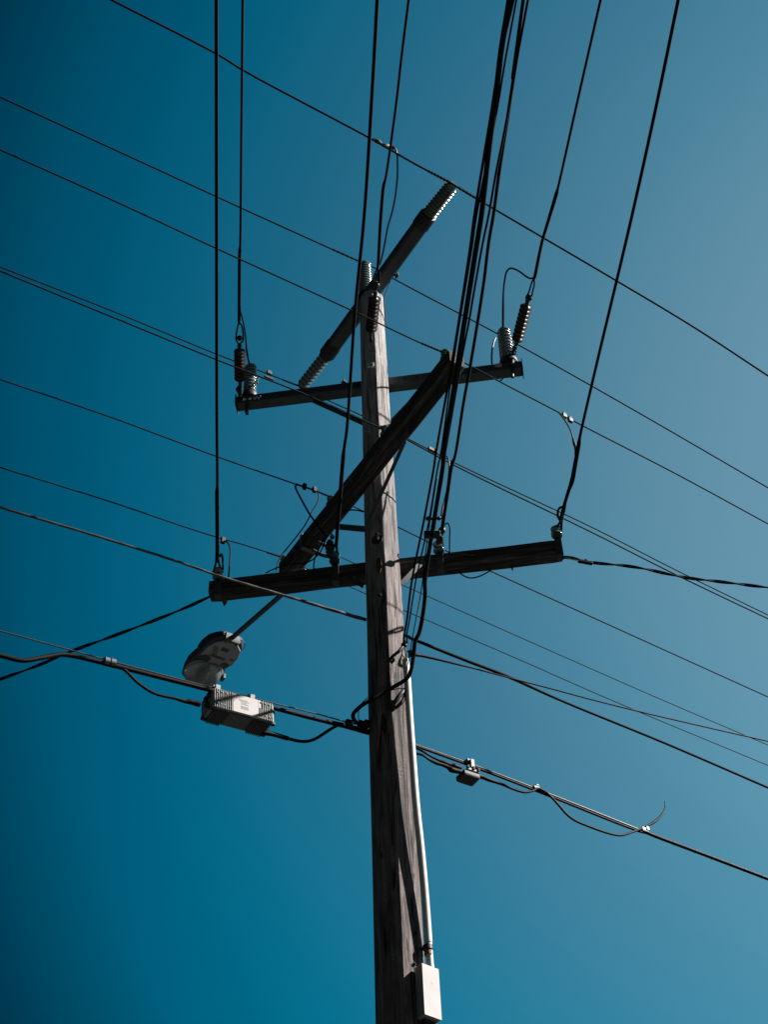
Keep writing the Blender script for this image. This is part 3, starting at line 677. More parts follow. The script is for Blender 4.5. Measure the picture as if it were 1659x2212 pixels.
line('overhead_line', 'covered line right of the cable bundle, ending at the lowest arm', 'power line', Bw(b5, [(1131, 0), (1108, 170), q('d', 700, 480), q('d', 600, 1150), q('d', 530, 1600), q('d', 470, 2041), q(3, 600, 0), q(3, 545, 440), q(3, 415, 1240), q(3, 340, 1650), q(3, 250, 2205), q(5, 700, 600), q(5, 672, 780), q(5, 645, 960), q(5, 632, 1050)]), [.0098]*11+[.0125]*4, M_black, GB, EXT, 0)
line('overhead_line', 'covered line ending above the right end of the steel arm', 'power line', Bw(B6, [(1298, 0), (1250, 210), (1206, 405), (1202, 420), (1187, 470), (1171, 524), (1156, 596), (1153.5, 604)]), [.0092]*3+[.0145, .0125, .0115, .013, .009], M_black, GB, EXT, 0)
b7 = mkB((1205, 1145), (1466, 0), h7.z, h7.z-.16)
line('overhead_line', 'rightmost covered line overhead, ending at the right tip of the lowest arm', 'power line', Bw(b7, [(1466, 0), (1420, 222), (1365, 470), (1283, 814), (1253, 945), (1251, 958), (1243, 1004), (1236, 1040), (1229, 1060), (1218, 1096), (1211, 1122)]), [.0095]*4+[.0095, .0145, .015, .0165, .0125, .012, .009], M_black, GB, EXT, 0)
# grips: two legs and a loop where each line meets its insulator
def legs(name, label, pts_l, r_, m=M_black, grp='looped line grips at the insulators', lump=None):
    root = thing(name, pts_l[0][0], label, 'line grip', grp)
    for pts in pts_l: MB().tube(spline(pts), r_, 8).build('grip_leg', m, root)
    if lump: MB().sphere(lump[0], lump[1]).build('clamp_body', M_dark, root)
    return root
def ND(p, a): return Dp(p, depth(a))
legs('line_grip', 'loop of cable above the left tip of the lowest arm',
     [[b1((468, 1205)), ND(q(4, 232, 960), h1), ND(q(4, 215, 1020), h1)], [b1((469, 1190)), ND(q(4, 275, 870), h1), ND(q(4, 287, 850), h1), ND(q(4, 298, 880), h1), ND(q(4, 302, 985), h1)], [b1((469, 1200)), ND(q(4, 275, 960), h1), ND(q(4, 285, 990), h1)]], .0075)
legs('line_grip', 'two legged cable grip above the left end of the steel arm',
     [[B2((516, 698)), B2(q(1, 235, 1120)), B2(q(1, 212, 1240)), B2(q(1, 215, 1290)), B2(q(1, 240, 1325))], [B2((516, 698)), B2(q(1, 262, 1120)), B2(q(1, 285, 1230)), B2(q(1, 280, 1290)), B2(q(1, 245, 1325))]], .0065, lump=(B2(q(1, 247, 1262)), .022))
legs('line_grip', 'cable grip of the line ending at the lowest arm left of the pole',
     [[b3((727, 1170)), ND(q('e', 935, 800), h3), ND(q('e', 925, 850), h3)], [b3((726, 1170)), ND(q('e', 975, 830), h3), ND(q('e', 990, 930), h3)]], .0085)
legs('line_grip', 'two legged cable grip above the long insulator on the pole top',
     [[B4((815.5, 580)), B4(q('f', 520, 360)), B4(q('f', 485, 500)), B4(q('f', 500, 640))], [B4((815.5, 580)), B4(q('f', 598, 300)), B4(q('f', 605, 480)), B4(q('f', 570, 640))]], .007, lump=(B4(q('f', 535, 600)), .030))
legs('line_grip', 'cable grip of the line ending at the lowest arm right of the pole',
     [[b5(q(5, 632, 1045)), ND(q(5, 600, 1110), h5), ND(q(5, 578, 1180), h5)], [b5(q(5, 632, 1045)), ND(q(5, 637, 1110), h5), ND(q(5, 641, 1185), h5)]], .0065, lump=(b5(q(5, 632, 1052)), .026))
legs('line_grip', 'two legged cable grip above the right end of the steel arm',
     [[B6((1154, 600)), B6(q(3, 1040, 420)), B6(q(3, 1020, 490)), B6(q(3, 990, 560))], [B6((1154, 600)), B6(q(3, 1068, 430)), B6(q(3, 1050, 510)), B6(q(3, 1040, 580))]], .0065, lump=(B6(q(3, 1012, 570)), .028))
legs('line_grip', 'looped cable grip above the right tip of the lowest arm',
     [[b7((1219, 1094)), b7(q('b', 312, 850)), b7(q('b', 302, 900)), b7(q('b', 318, 935)), ND(q('b', 290, 975), h7), ND(q('b', 262, 1020), h7)], [b7((1222, 1085)), b7(q('b', 345, 860)), ND(q('b', 328, 930), h7), ND(q('b', 324, 1020), h7)]], .0085)
# ---- cable bundle tied back to the pole
zb0 = Yp(q(7, 830, 540), PY-0.17).z; hk = Yp(q(7, 835, 545), PY-0.17)
bn = mkB((872, 1391), (1101, 0), zb0, zb0-.16)
GC = 'black cables bundled overhead and tied to the pole'
k1 = line('bundled_cable', 'left cable of the overhead bundle, hooked to the pole', 'cable', Bw(bn, [(1109, 0), (1080, 130), q('d', 440, 1130), q('d', 290, 2041), q(3, 412, 30), q(3, 245, 1100), q(3, 50, 2205), q(5, 580, 600), q(5, 505, 1000), q(5, 425, 1400), q(7, 862, 300), q(7, 832, 470)])+[hk], .0068, M_black, GC, EXT, 0)
line('bundled_cable', 'second slim cable of the overhead bundle, hooked to the pole', 'cable', Bw(bn, [(1116, 0), (1092, 130), q('d', 505, 1040), q('d', 310, 2041), q(3, 425, 60), q(3, 255, 1100), q(3, 100, 2205), q(5, 607, 600), q(5, 540, 1000), q(5, 452, 1400), q(7, 888, 300), q(7, 862, 440)])+[hk+Vector((.02, 0, .01))], .0048, M_black, GC, EXT, 0)
A_ = Bw(bn, [(1101, 0), (1083, 110), q('d', 500, 850), q('d', 430, 1400), q('d', 357, 2041), q(3, 480, 0), q(3, 400, 500), q(3, 305, 1100), q(3, 135, 2205), q(5, 640, 600), q(5, 575, 1000), q(5, 515, 1400), q(7, 1050, 40)])
pend = Yp(q(7, 470, 1420), PY-0.02)
W_ = [q(7, *p) for p in ((1050, 40), (1020, 280), (985, 430), (950, 500), (935, 620), (905, 800), (870, 880), (700, 990), (500, 1105), (380, 1180), (310, 1260), (325, 1320), (390, 1370), (450, 1400))]
mid = Yp(q(7, 700, 990), PY-0.19)
c_ = plen(W_); da = depth(A_[-1]); dm = depth(mid)
W3 = [Dp(p, da+(dm-da)*min(1, l/c_[7])) for p, l in zip(W_, c_)]
for i, yy in ((7, .175), (8, .185), (9, .16), (10, .12), (11, .08), (12, .04), (13, 0)): W3[i] = Yp(W_[i], PY-yy)
line('bundled_cable', 'thickest black cable of the bundle, curling round the front of the pole', 'cable', A_[:-1]+W3, [.0130]*9+[.0125]*(len(A_)-10+len(W3)), M_black, GC, EXT, 0, n=12)
line('bundled_cable', 'cable of the bundle crossing from its right side at the top of the view', 'cable', Bw(bn, [(1141, 0), (1126, 80), q('d', 705, 500), q('d', 640, 900), q('d', 560, 1320), q('d', 495, 1640), q('d', 425, 2041), q(3, 540, 0), q(3, 450, 500), q(3, 395, 820), q(3, 330, 1150), q(3, 225, 1750), q(3, 145, 2205), q(5, 655, 500), q(5, 612, 800), q(5, 580, 1040)]), .0058, M_black, GC, EXT, 0)
line('bundled_cable', 'thinnest wire of the bundle dropping to the collar below the hook', 'cable', Bw(bn, [q(5, 595, 700), q(5, 548, 1000), q(5, 520, 1200), q(7, 1008, 0)])+[Dp(q(7, 920, 470), 8.6), Yp(q(7, 893, 640), PY-.19), Yp(q(7, 870, 760), PY-.19), Yp(q(7, 850, 860), PY-.16)], .0032, M_black, GC)
# spreader clips on the bundle
for pz, nm in (((5, 575, 970), 0), ((5, 568, 1090), 1)):
    c_ = bn(q(*pz)); M = frame(c_, Rt, None, Up)
    m = MB()
    if nm == 0: m.tube([c_-Rt*.045-Up*.005, c_+Rt*.05+Up*.002], .0075, 8).sphere(c_-Rt*.03, .014).sphere(c_+Rt*.03, .013)
    else: m.box(M, (-.05, .045), (-.012, .012), (-.016, .03), .004).box(M, (.02, .06), (-.012, .012), (-.045, .0), .004)
    tag(m.build('cable_clip', M_dark, None, M), ['small bar clip across the bundled cables above the lowest arm', 'dark block clamp on the bundled cables level with the lowest arm'][nm], 'clip')
cb = Yp(q(7, 912, 628), PY-.20)
tag(MB().lathe(cb-Up*.024, cb+Up, [(0, .016), (.002, .021), (.044, .021), (.046, .016)], 16).build('cable_collar', M_dark), 'dark collar round the thick cable beside the pole hook', 'clamp')
# ---- hooks at the pole
m = MB(); hp = onlit(q(7, 690, 712))
m.tube(spline([onlit(q(7, 672, 720)), Yp(q(7, 700, 680), PY-.16), Yp(q(7, 735, 645), PY-.17), Yp(q(7, 775, 615), PY-.18), Yp(q(7, 800, 585), PY-.18), hk]), .0105, 10)
m.tube(spline([Yp(q(7, 700, 730), PY-.15), Yp(q(7, 728, 700), PY-.165), Yp(q(7, 728, 680), PY-.17)]), .009, 8)
m.sphere(hk, .020).sphere(Yp(q(7, 845, 515), PY-.175), .015)
m.tube(spline([hk, Yp(q(7, 848, 600), PY-.17), Yp(q(7, 858, 690), PY-.14)]), .0045, 6).tube(spline([hk, Yp(q(7, 815, 630), PY-.16), Yp(q(7, 845, 690), PY-.14)]), .004, 6)
tag(m.build('cable_hook', M_dark), 'dark hook on the pole holding the bundled cables', 'hook')
m = MB()
m.tube(spline([onlit(q(7, 720, 1215)), Yp(q(7, 722, 1160), PY-.155), Yp(q(7, 760, 1100), PY-.17), Yp(q(7, 805, 1040), PY-.17), Yp(q(7, 840, 1005), PY-.15), Yp(q(7, 872, 1010), PY-.13)]), .013, 10)
m.tube(spline([onlit(q(7, 745, 1190)), Yp(q(7, 790, 1155), PY-.16), Yp(q(7, 830, 1100), PY-.16), Yp(q(7, 855, 1040), PY-.14)]), .011, 10)
m.sphere(Yp(q(7, 845, 1030), PY-.15), .022)
tag(m.build('shackle_bracket', M_dark), 'dark open shackle bolted to the sunlit side of the pole', 'bracket')
# thin wires round the pole with the thick cable
line('tie_wire', 'thin wire curving round the pole behind the thick cable', 'wire', [Yp(q(7, *p), PY-y) for p, y in (((870, 1010), .12), ((800, 990), .16), ((660, 1020), .18), ((530, 1055), .17), ((430, 1110), .13), ((375, 1190), .09), ((365, 1280), .05), ((375, 1340), .02))], .0028, M_black)

# ================================================================== jumpers
GJ = 'jumper wires linking the lines'
def jmp(label, pp, A, B, r_, m=M_cond): return line('jumper_wire', label, 'wire', jump(pp, A, B), r_, m, GJ)
jmp('long pale jumper falling from the topmost line to the pole top', [q(2, *p) for p in ((505, 292), (545, 305), (568, 345), (575, 440), (572, 560), (555, 700), (535, 800), (500, 920), (478, 1040), (455, 1150), (436, 1215))], c1[-1], B4((815, 590)), .0072, M_bright)
jmp('bent jumper arching into the right steel arm insulator', [q(3, *p) for p in ((1065, 365), (1030, 372), (990, 355), (930, 310), (870, 278), (820, 268), (785, 300), (762, 400), (750, 520), (747, 700), (746, 905))], B6((1154, 600)), sr_t, [.007]*9+[.0095, .0095], M_black)
jmp('shiny cable looping down behind the right steel arm insulator', [q(3, *p) for p in ((668, 985), (650, 1030), (636, 1100), (630, 1180), (632, 1248))], sr_t+Vector((0, .1, 0)), sr_b2+Vector((0, .1, 0)), .0075, M_bright)
jmp('small hanging loop under the right half of the steel arm', [q(3, *p) for p in ((748, 1385), (738, 1410), (710, 1425), (680, 1415), (662, 1398))], sr_b2, sr_b2, .0055, M_black)
jmp('tail cable dropping into the left steel arm insulator', [q(1, *p) for p in ((250, 960), (272, 1040), (296, 1150), (312, 1270), (322, 1400), (336, 1470), (352, 1535))], B2((516, 690)), sl_t, [.0068]*4+[.0085]*3, M_black)
jmp('shiny lead behind the left steel arm insulator', [q(1, *p) for p in ((452, 1660), (440, 1680), (428, 1730))], sl_t, sl_b, .007, M_bright)
jj = jmp('jumper from the clamped line down to the rightmost covered line', [q(3, *p) for p in ((1325, 1755), (1345, 1780), (1395, 1850), (1440, 1930), (1462, 2000), (1480, 2070), (1495, 2120), (1490, 2190))], Vp(q(3, 1330, 1755), p1, 34), b7((1240, 1000)), [.0055]*5+[.012, .011, .006], M_bright)
j6 = jmp('jumper from the close pair of lines down the covered line', [q(5, *p) for p in ((655, 540), (672, 555), (681, 600), (676, 690), (662, 790), (645, 860), (636, 905), (630, 950))], Vp(q(5, 650, 545), p2_, 34), b5(q(5, 632, 1000)), [.0058]*6+[.0085, .0085], M_bright)
jmp('jumper looping under the lowest arm right of the pole', [q(5, *p) for p in ((640, 1035), (655, 1010), (672, 1003), (684, 1030), (684, 1120), (686, 1210), (700, 1275), (740, 1330), (790, 1368), (835, 1378), (890, 1366), (970, 1325))], h5, LA.lerp(LB, .8)+nL*.05, .0050, M_cond)
jmp('thin wire lying along the right half of the lowest arm', [q(5, *p) for p in ((690, 1215), (760, 1217), (830, 1226), (900, 1243), (950, 1262), (1000, 1262))], LA.lerp(LB, .72)+nL*.065, LA.lerp(LB, .85)+nL*.065, .0040, M_black)
fz = Np(q('e', 900, 700), DA+nD*0.12, nD)
jmp('straight jumper from the clamped line to the fuse', [q('e', *p) for p in ((545, 150), (548, 175), (600, 280), (690, 440), (775, 560), (850, 655))], Vp(q('e', 545, 150), p3, 212), fz, .0072, M_cond)
jmp('curved jumper falling left to the lowest arm', [q('e', *p) for p in ((775, 220), (787, 260), (770, 330), (720, 410), (680, 490), (635, 570), (560, 670), (480, 770), (400, 870), (368, 935), (345, 1020))], Vp(q('e', 775, 220), p3, 212), LA.lerp(LB, .2)+nL*-.05, .0050, M_black)
jmp('short curved jumper above the left tip of the lowest arm', [q(4, *p) for p in ((308, 735), (335, 742), (358, 770), (366, 810), (364, 900), (358, 980), (352, 1052))], Vp(q(4, 310, 735), p4, 212), h1, .0062, M_cond)
jmp('wire from the fuse sweeping down to the left end of the diagonal arm', [q('e', *p) for p in ((880, 650), (850, 720), (820, 800), (770, 870), (700, 925), (620, 950), (520, 955), (430, 970), (330, 1005), (240, 1048))], fz, LA.lerp(LB, .18)+Vector((0, .08, 0)), .0050, M_black)
jmp('wire from the fuse dropping on to the lowest arm', [q('e', *p) for p in ((855, 660), (815, 740), (775, 830), (745, 900), (735, 960), (736, 1030))], fz, LA.lerp(LB, .3)+nL*.07, .0050, M_black)
jmp('small arched jumper between the diagonal arm and the pole', [q('e', *p) for p in ((1040, 440), (1065, 415), (1110, 402), (1160, 402), (1200, 408), (1245, 420))], DA.lerp(DB, .35), Yp(q('e', 1245, 420), PY+.05), .0055, M_black)
jmp('thin wire running down the right edge of the pole top', [q('f', *p) for p in ((830, 540), (770, 680), (730, 790), (708, 900), (715, 1050), (728, 1200), (738, 1320), (742, 1400))], TA.lerp(TB, .57), Yp(q('f', 742, 1400), PY-.02), .0042, M_black)
# ---- fuse hanging from the diagonal arm
f0 = Np(q('e', 905, 810), DA+nD*0.11, nD); fu = thing('fuse', f0, 'small grey line fuse strapped beneath the diagonal arm near the pole', 'fuse')
ft = Np(q('e', 925, 680), DA+nD*0.12, nD)
MB().tube(spline([Np(q('e', *p), DA+nD*0.08, nD) for p in ((790, 740), (850, 765), (900, 790))]), .014, 8).build('strap', M_strap, fu)
MB().tube(spline([Np(q('e', *p), DA+nD*0.08, nD) for p in ((735, 820), (800, 855), (870, 875), (910, 870))]), .014, 8).build('strap', M_strap, fu)
MB().lathe(Np(q('e', 905, 890), DA+nD*.11, nD), Np(q('e', 900, 730), DA+nD*.12, nD), [(0, .014), (.008, .022), (.02, .030), (.03, .024), (.05, .032), (.06, .024), (.08, .034), (.095, .03), (.13, .026), (.15, .014)], 18).build('fuse_body', M_dark, fu)
MB().tube(spline([Np(q('e', *p), DA+nD*.12, nD) for p in ((845, 660), (862, 640), (895, 636), (920, 655), (930, 690))]), .006, 8).build('lead_clip', M_galv, fu)
MB().sphere(ft, .017).build('fuse_cap', M_galv, fu)
m = MB(); cA = LA + dL*((Np(q('e', 745, 965), LA, nL)-LA).dot(dL)) + ZU*.07
cM = frame(cA, dL, None, ZU); m.box(cM, (-.03, .03), (-.02, .02), (-.015, .0), .003).box(cM, (-.008, .008), (-.008, .008), (0, .03)).box(cM, (-.09, -.06), (-.015, .015), (-.02, .02), .003)
tag(m.build('wire_clip', M_galv, None, cM), 'small steel clip on top of the lowest arm left of the pole', 'clip')

# ================================================================== conduit and box on the sunlit side
def stand(p, s_):
    z0 = Yp(p, PY-0.08).z; A, B, t_, n_ = facet(8, 72, z0); return Np(p, A+n_*s_, n_)
cpts = [(q(7, 850, 700), .085), (q(7, 868, 900), .085), (q(7, 893, 1300), .08), (q(7, 925, 1750), .075), (q(7, 960, 2200), .07), (q(8, 725, 420), .062), (q(8, 768, 900), .05), (q(8, 803, 1380), .036)]
cq = [stand(p, s_) for p, s_ in cpts]
cond = thing('conduit', cq[-1], 'long white plastic conduit running down the sunlit side of the pole', 'conduit')
MB().tube(spline(cq), .0215, 20).build('pipe', M_white, cond)
cq2 = [stand(p, s_) for p, s_ in ((q(8, 805, 1375), .036), (q(8, 812, 1480), .036), (q(8, 822, 1600), .034), (q(8, 830, 1660), .034))]
o = MB().tube(cq2, .0185, 20).build('pipe', M_white, cond); o['label'] = 'short lower stub of the conduit above the box'
def band(t0_, t1_, m, nm, r_, k=1.0):
    a = stand(q(8, 795+14*(t0_-1410)/200*1.2, t0_), .036); b = stand(q(8, 795+14*(t1_-1410)/200*1.2, t1_), .036)
    MB().lathe(a, b, [(0, r_*.8), (0, r_), ((b-a).length, r_), ((b-a).length, r_*.8)], 20).build(nm, m, cond)
band(1412, 1455, M_dark, 'saddle_strap', .0265); band(1462, 1490, M_rust, 'rust_band', .0205); band(1500, 1512, M_rust, 'rust_band', .0205); band(1492, 1499, M_strap, 'rust_band', .0215)
tM = stand(q(8, 800, 1435), .036)
MB().tube([tM, tM-LN*.05-LT*.03], .010, 8).build('strap_lug', M_dark, cond)
# box: measured from its front face
fa = q(8, 738, 1587); fb = q(8, 905, 1610); fc_ = q(8, 993, 2143); fd = q(8, 800, 2125)
base = stand(fa, .075)
A, B, t_, n_ = facet(8, 72, base.z)
bx0 = Np(fa, base, LN); bx1 = Np(fb, base, LN); bz = Np(fd, base, LN)
wB = (bx1-bx0).dot(LT); hB = bx0.z-bz.z; bM = frame(bx0, LT, None, LN)
dB = .062
jb = thing('junction_box', bx0 - LN*dB, 'pale grey junction box mounted low on the sunlit side of the pole', 'junction box')
MB().box(bM, (0, wB), (-hB, 0), (-dB, -.014), .003).build('box_body', M_box, jb, bM)
MB().box(bM, (-.001, wB+.001), (-hB-.001, .001), (-.0135, 0), .0025).build('cover', M_box, jb, bM)
tx = text('cover_mark', 'T', .020, bM @ Matrix.Translation((wB*.52, -hB*.36, .0003)), M_greyink, jb, .0003)
pk = bM @ Vector((wB*.35, -hB, -.04)); MB().tube(spline([pk+ZU*.01, pk-ZU*.05, pk-ZU*.5]), .010, 10).build('lower_cable', M_strap, jb)
MB().box(bM, (wB*.2, wB*.95), (-hB-.03, -hB-.002), (-dB+.002, -.03), .003).build('bottom_gland', M_dark, jb, bM)

# ================================================================== telecom cables, amplifier, tap
TLa = Yp(q(7, 470, 1430), PY-.01)
hl = 212
ms = [Vp(p, TLa, hl) for p in ((0, 1363), (228, 1425), q(6, 0, 848), q(6, 530, 985), q(6, 1000, 1105), q(6, 1659, 1268), q(7, 240, 1335), q(7, 360, 1362), q(7, 470, 1385))]
GT = 'telecom cables on the lower left of the pole'
line('messenger_wire', 'thin bright support wire above the thick lower left cable', 'cable', ms, .0042, M_bright, GT, EXT, 0)
mc = [Vp(p, TLa, hl) for p in ((0, 1416), (46, 1426.5), (88, 1421), (130, 1414), (158, 1417), (238, 1436), q(6, 0, 880), q(6, 490, 1005), q(6, 1150, 1190), q(6, 1659, 1322), q(7, 240, 1378), q(7, 470, 1440))]
mcable = line('telecom_cable', 'thick black cable running left from the pole past the amplifier', 'cable', mc, [.0135]*10+[.016, .018], M_black, GT, EXT, 0, n=12)
for p in (q('c', 655, 1093), q('c', 692, 1102)):
    a = Vp(p, TLa, hl); d = (mc[7]-mc[6]).normalized()
    MB().lathe(a-d*.014, a+d, [(0, .014), (0, .026), (.028, .026), (.028, .014)], 16).build('cable_band', M_strap, mcable)
for p in (q(7, 265, 1345), q(7, 395, 1355), q(7, 455, 1350)):
    a = Vp(p, TLa, hl); M = frame(a, hd(hl), None, ZU); MB().box(M, (-.022, .022), (-.016, .016), (-.02, .018), .004).build('suspension_clamp', M_dark, mcable, M)
# amplifier: frame along the messenger
def W(p): return Vp(p, TLa, hl)
nA = hd(302)                                    # horizontal, towards the camera side
f1 = Np(q(6, 543, 988), TLa+nA*.02, nA); f2 = Np(q(6, 1135, 1150), TLa+nA*.02, nA); f3 = Np(q(6, 540, 1172), TLa+nA*.02, nA)
uA = (f2-f1).normalized(); LAm = (f2-f1).length; HAm = (f1-f3).length; DAm = .150
AM = frame(f1, uA, None, nA)                    # x along, y up, z out of the front face
AM_y = AM.to_3x3().col[1]
amp = thing('line_amplifier', f1, 'finned alloy amplifier housing hung on the lower left cable', 'amplifier')
def flip(y): return y
sy = 1 if AM_y.z > 0 else -1
def ab(mb_, x, y, z, ch=0.0, mi=0):
    y = (min(-y[0]*sy*-1, -y[1]*sy*-1), max(-y[0]*sy*-1, -y[1]*sy*-1)); return mb_.box(AM, x, y, z, ch, mi)
m = MB(); ab(m, (0.006, LAm-.006), (-HAm+.004, -.004), (-DAm, -.012), .006); body = m.build('housing', M_ampd, amp, AM)
m = MB(); ab(m, (LAm*.305, LAm*.755), (-HAm, 0), (-.013, .004), .003); ab(m, (LAm*.755, LAm*.80), (-HAm*.45, 0), (-.013, .0035), .002); pan = m.build('front_panel', M_label, amp, AM)
for x0, x1, k in ((0.0, LAm*.30, 9), (LAm*.765, LAm, 8)):
    m = MB()
    for i in range(k):
        x = x0+(x1-x0-.004)*i/(k-1)
        y1 = -HAm*.47 if (x0 > 0 and i < 2) else 0
        ab(m, (x, x+.004), (-HAm, y1), (-.016, .004))
    ab(m, (x0, x1), (-HAm, 0), (-.017, -.010)); m.build('front_fins', M_amp, amp, AM)
m = MB()
for x0, x1, k in ((0.01, LAm*.25, 8), (LAm*.72, LAm-.01, 8)):
    for i in range(k):
        x = x0+(x1-x0-.004)*i/(k-1); ab(m, (x, x+.004), (-HAm-.014, -HAm+.002), (-DAm*.98, -.02))
ab(m, (LAm*.28, LAm*.66), (-HAm-.004, -HAm+.002), (-DAm*.9, -.02)); m.build('bottom_fins', M_ampd, amp, AM)
m = MB(); ab(m, (-.012, .008), (-HAm-.002, .002), (-DAm-.002, -.004), .005); m.build('end_plate', M_amp, amp, AM)
m = MB(); ab(m, (LAm-.008, LAm+.010), (-HAm-.002, .002), (-DAm-.002, -.004), .005); m.build('end_plate', M_amp, amp, AM)
m = MB()
for fx, fy in ((.05, .2), (.05, .78), (.13, .14), (.20, .14), (.105, .82), (.175, .82), (.25, .84), (.80, .12), (.87, .14), (.94, .14), (.80, .8), (.87, .82), (.94, .84), (.985, .3), (.985, .8)):
    c_ = AM @ Vector((fx*LAm, -fy*HAm*sy, .004)); m.sphere(c_, .0055, 8)
m.build('cover_bolts', M_label, amp)
for fx, fy, fz_ in ((-.02, 1.0, -.02), (-.02, 1.0, -.13), (1.02, 1.0, -.02), (1.0, 1.02, -.13), (1.02, .35, -.02)):
    c_ = AM @ Vector((fx*LAm, -fy*HAm*sy, fz_)); MB().lathe(c_-uA*.015, c_+uA, [(0, .006), (0, .012), (.02, .014), (.03, .009)], 10).build('corner_bolt', M_dark, amp)
for fy, fz_ in ((.25, -.035), (.25, -.075), (.65, -.06)):
    c_ = AM @ Vector((-.012, -fy*HAm*sy, fz_)); MB().lathe(c_, c_-uA, [(0, .012), (0, .018), (.014, .018), (.016, .012), (.02, .008)], 14).build('port', M_dark, amp)
for fx in (.06, .655):
    m = MB(); ab(m, (fx*LAm-.016, fx*LAm+.016), (-.004, .032), (-.012, .004), .003); ab(m, (fx*LAm-.024, fx*LAm+.004), (.010, .038), (-.022, -.014), .003); m.build('hanger', M_amp, amp, AM)
# grey print on the panel: rows of small dashes, as far as the picture resolves them
m = MB(); random.seed(3)
for row, (x0, x1, y_) in enumerate(((.42, .56, .26), (.42, .585, .33), (.455, .55, .41), (.45, .57, .49))):
    x = x0
    while x < x1:
        dx = random.uniform(.008, .018); ab(m, (x*LAm, (x+dx)*LAm), (-(y_+.028)*HAm, -(y_-.012)*HAm), (.004, .0046)); x += dx+.006
ab(m, (.448*LAm, .575*LAm), (-.76*HAm, -.60*HAm), (.004, .0046)); ab(m, (.325*LAm, .335*LAm), (-.45*HAm, -.38*HAm), (.004, .0046))
m.build('panel_print', M_greyink, pan, AM)
# cables of the amplifier
dl = [Vp(p, TLa, hl) for p in (q('c', 690, 1113), q('c', 760, 1140), q('c', 850, 1225), q('c', 950, 1288), q('c', 1080, 1320), q('c', 1140, 1338), q('c', 1170, 1340), q('c', 1230, 1356))]
line('telecom_cable', 'drop cable bending from the bands into the left end of the amplifier', 'cable', dl, [.009, .009, .0085, .0085, .009, .011, .016, .017], M_black, GT, n=12)
dr = [q(6, *p) for p in ((1030, 1440), (1100, 1450), (1150, 1462), (1290, 1502), (1310, 1508), (1400, 1530), (1480, 1535), (1540, 1524), (1600, 1497), (1659, 1460))]+[q(7, 60, 1420), q(7, 140, 1375), q(7, 210, 1362), q(7, 300, 1380)]
ea = AM @ Vector((LAm, -HAm*.9*sy, -.08))
line('telecom_cable', 'cable leaving the right end of the amplifier and curving up to the pole', 'cable', jump(dr, ea, Vp(dr[-1], TLa, hl)), [.018, .016, .014, .014, .010]+[.0095]*9, M_black, GT, n=12)
# right side
TR = Yp(q(7, 930, 1560), PY+.02)
def VR(p): return Vp(p, TR, 32)
GR = 'telecom cables on the lower right of the pole'
lash = (1403, 1800.8)
line('messenger_wire', 'bright support wire leaving the pole to the lower right', 'cable', [TR]+[VR(p) for p in (q('a', 300, 291), q('a', 600, 404), q('a', 1070, 590))]+[VR(lash)], .0062, M_bright, GR)
line('telecom_cable', 'black cable lashed just beneath the right support wire', 'cable', [Yp(q(7, 930, 1572), PY+.02)]+[VR(p) for p in (q('a', 300, 299), q('a', 600, 413), q('a', 1070, 598))]+[VR(lash)], .0078, M_black, GR)
line('telecom_cable', 'thick lashed cable continuing to the lower right corner', 'cable', [VR(p) for p in ((1395, 1797), lash, (1530, 1849), (1659, 1898))], .0120, M_black, GR, 0, EXT, n=12)
m = MB()
for ff in (.2, .38, .52, .68, .80, .95):
    a = VR(lash).lerp(VR((1659, 1898)), ff); d = (VR((1659, 1898))-VR(lash)).normalized()
    m.tube(ring(a, (d*1.0+ZU*.35).normalized(), .0128, 0), .0014, 6)
tag(m.build('lashing_wire', M_bright), 'bright lashing wire turns round the thick lower right cable', 'wire')
a = VR(q('a', 1100, 595)); M = frame(a, hd(32), None, ZU)
tag(MB().box(M, (-.03, .025), (-.014, .014), (-.016, .016), .004).box(M, (.0, .03), (-.018, .018), (-.004, .028), .004).build('cable_clamp', M_strap, None, M), 'pale clamp where the lower right cables join', 'clamp')
a = VR(q('a', 603, 405)); M = frame(a, hd(32), None, ZU)
tag(MB().box(M, (-.022, .022), (-.016, .016), (-.010, .012), .003).box(M, (-.005, .018), (-.016, .010), (.014, .028), .003).build('cable_clamp', M_strap, None, M), 'small pale clip on the lower right cables past the tap', 'clamp')
up_ = [q(7, *p) for p in ((935, 1590), (1010, 1655), (1090, 1705), (1190, 1752), (1230, 1768), (1300, 1795), (1330, 1805), (1400, 1830))]
lo_ = [q(7, *p) for p in ((940, 1655), (1000, 1705), (1070, 1752), (1140, 1785), (1200, 1802), (1260, 1828), (1290, 1850), (1390, 1875))]
P_ = [VR(p)+hd(302)*.02 for p in up_]; P_[0] = Yp(up_[0], PY+.02)
line('telecom_cable', 'upper of two looped cables feeding the small tap', 'cable', P_, [.0072, .0072, .0072, .0080, .011, .010, .017, .015], M_black, GR)
P_ = [VR(p)+hd(302)*.03 for p in lo_]; P_[0] = Yp(lo_[0], PY+.01)
line('telecom_cable', 'lower of two looped cables feeding the small tap', 'cable', P_, [.0072, .0072, .0075, .011, .011, .012, .018, .015], M_black, GR)
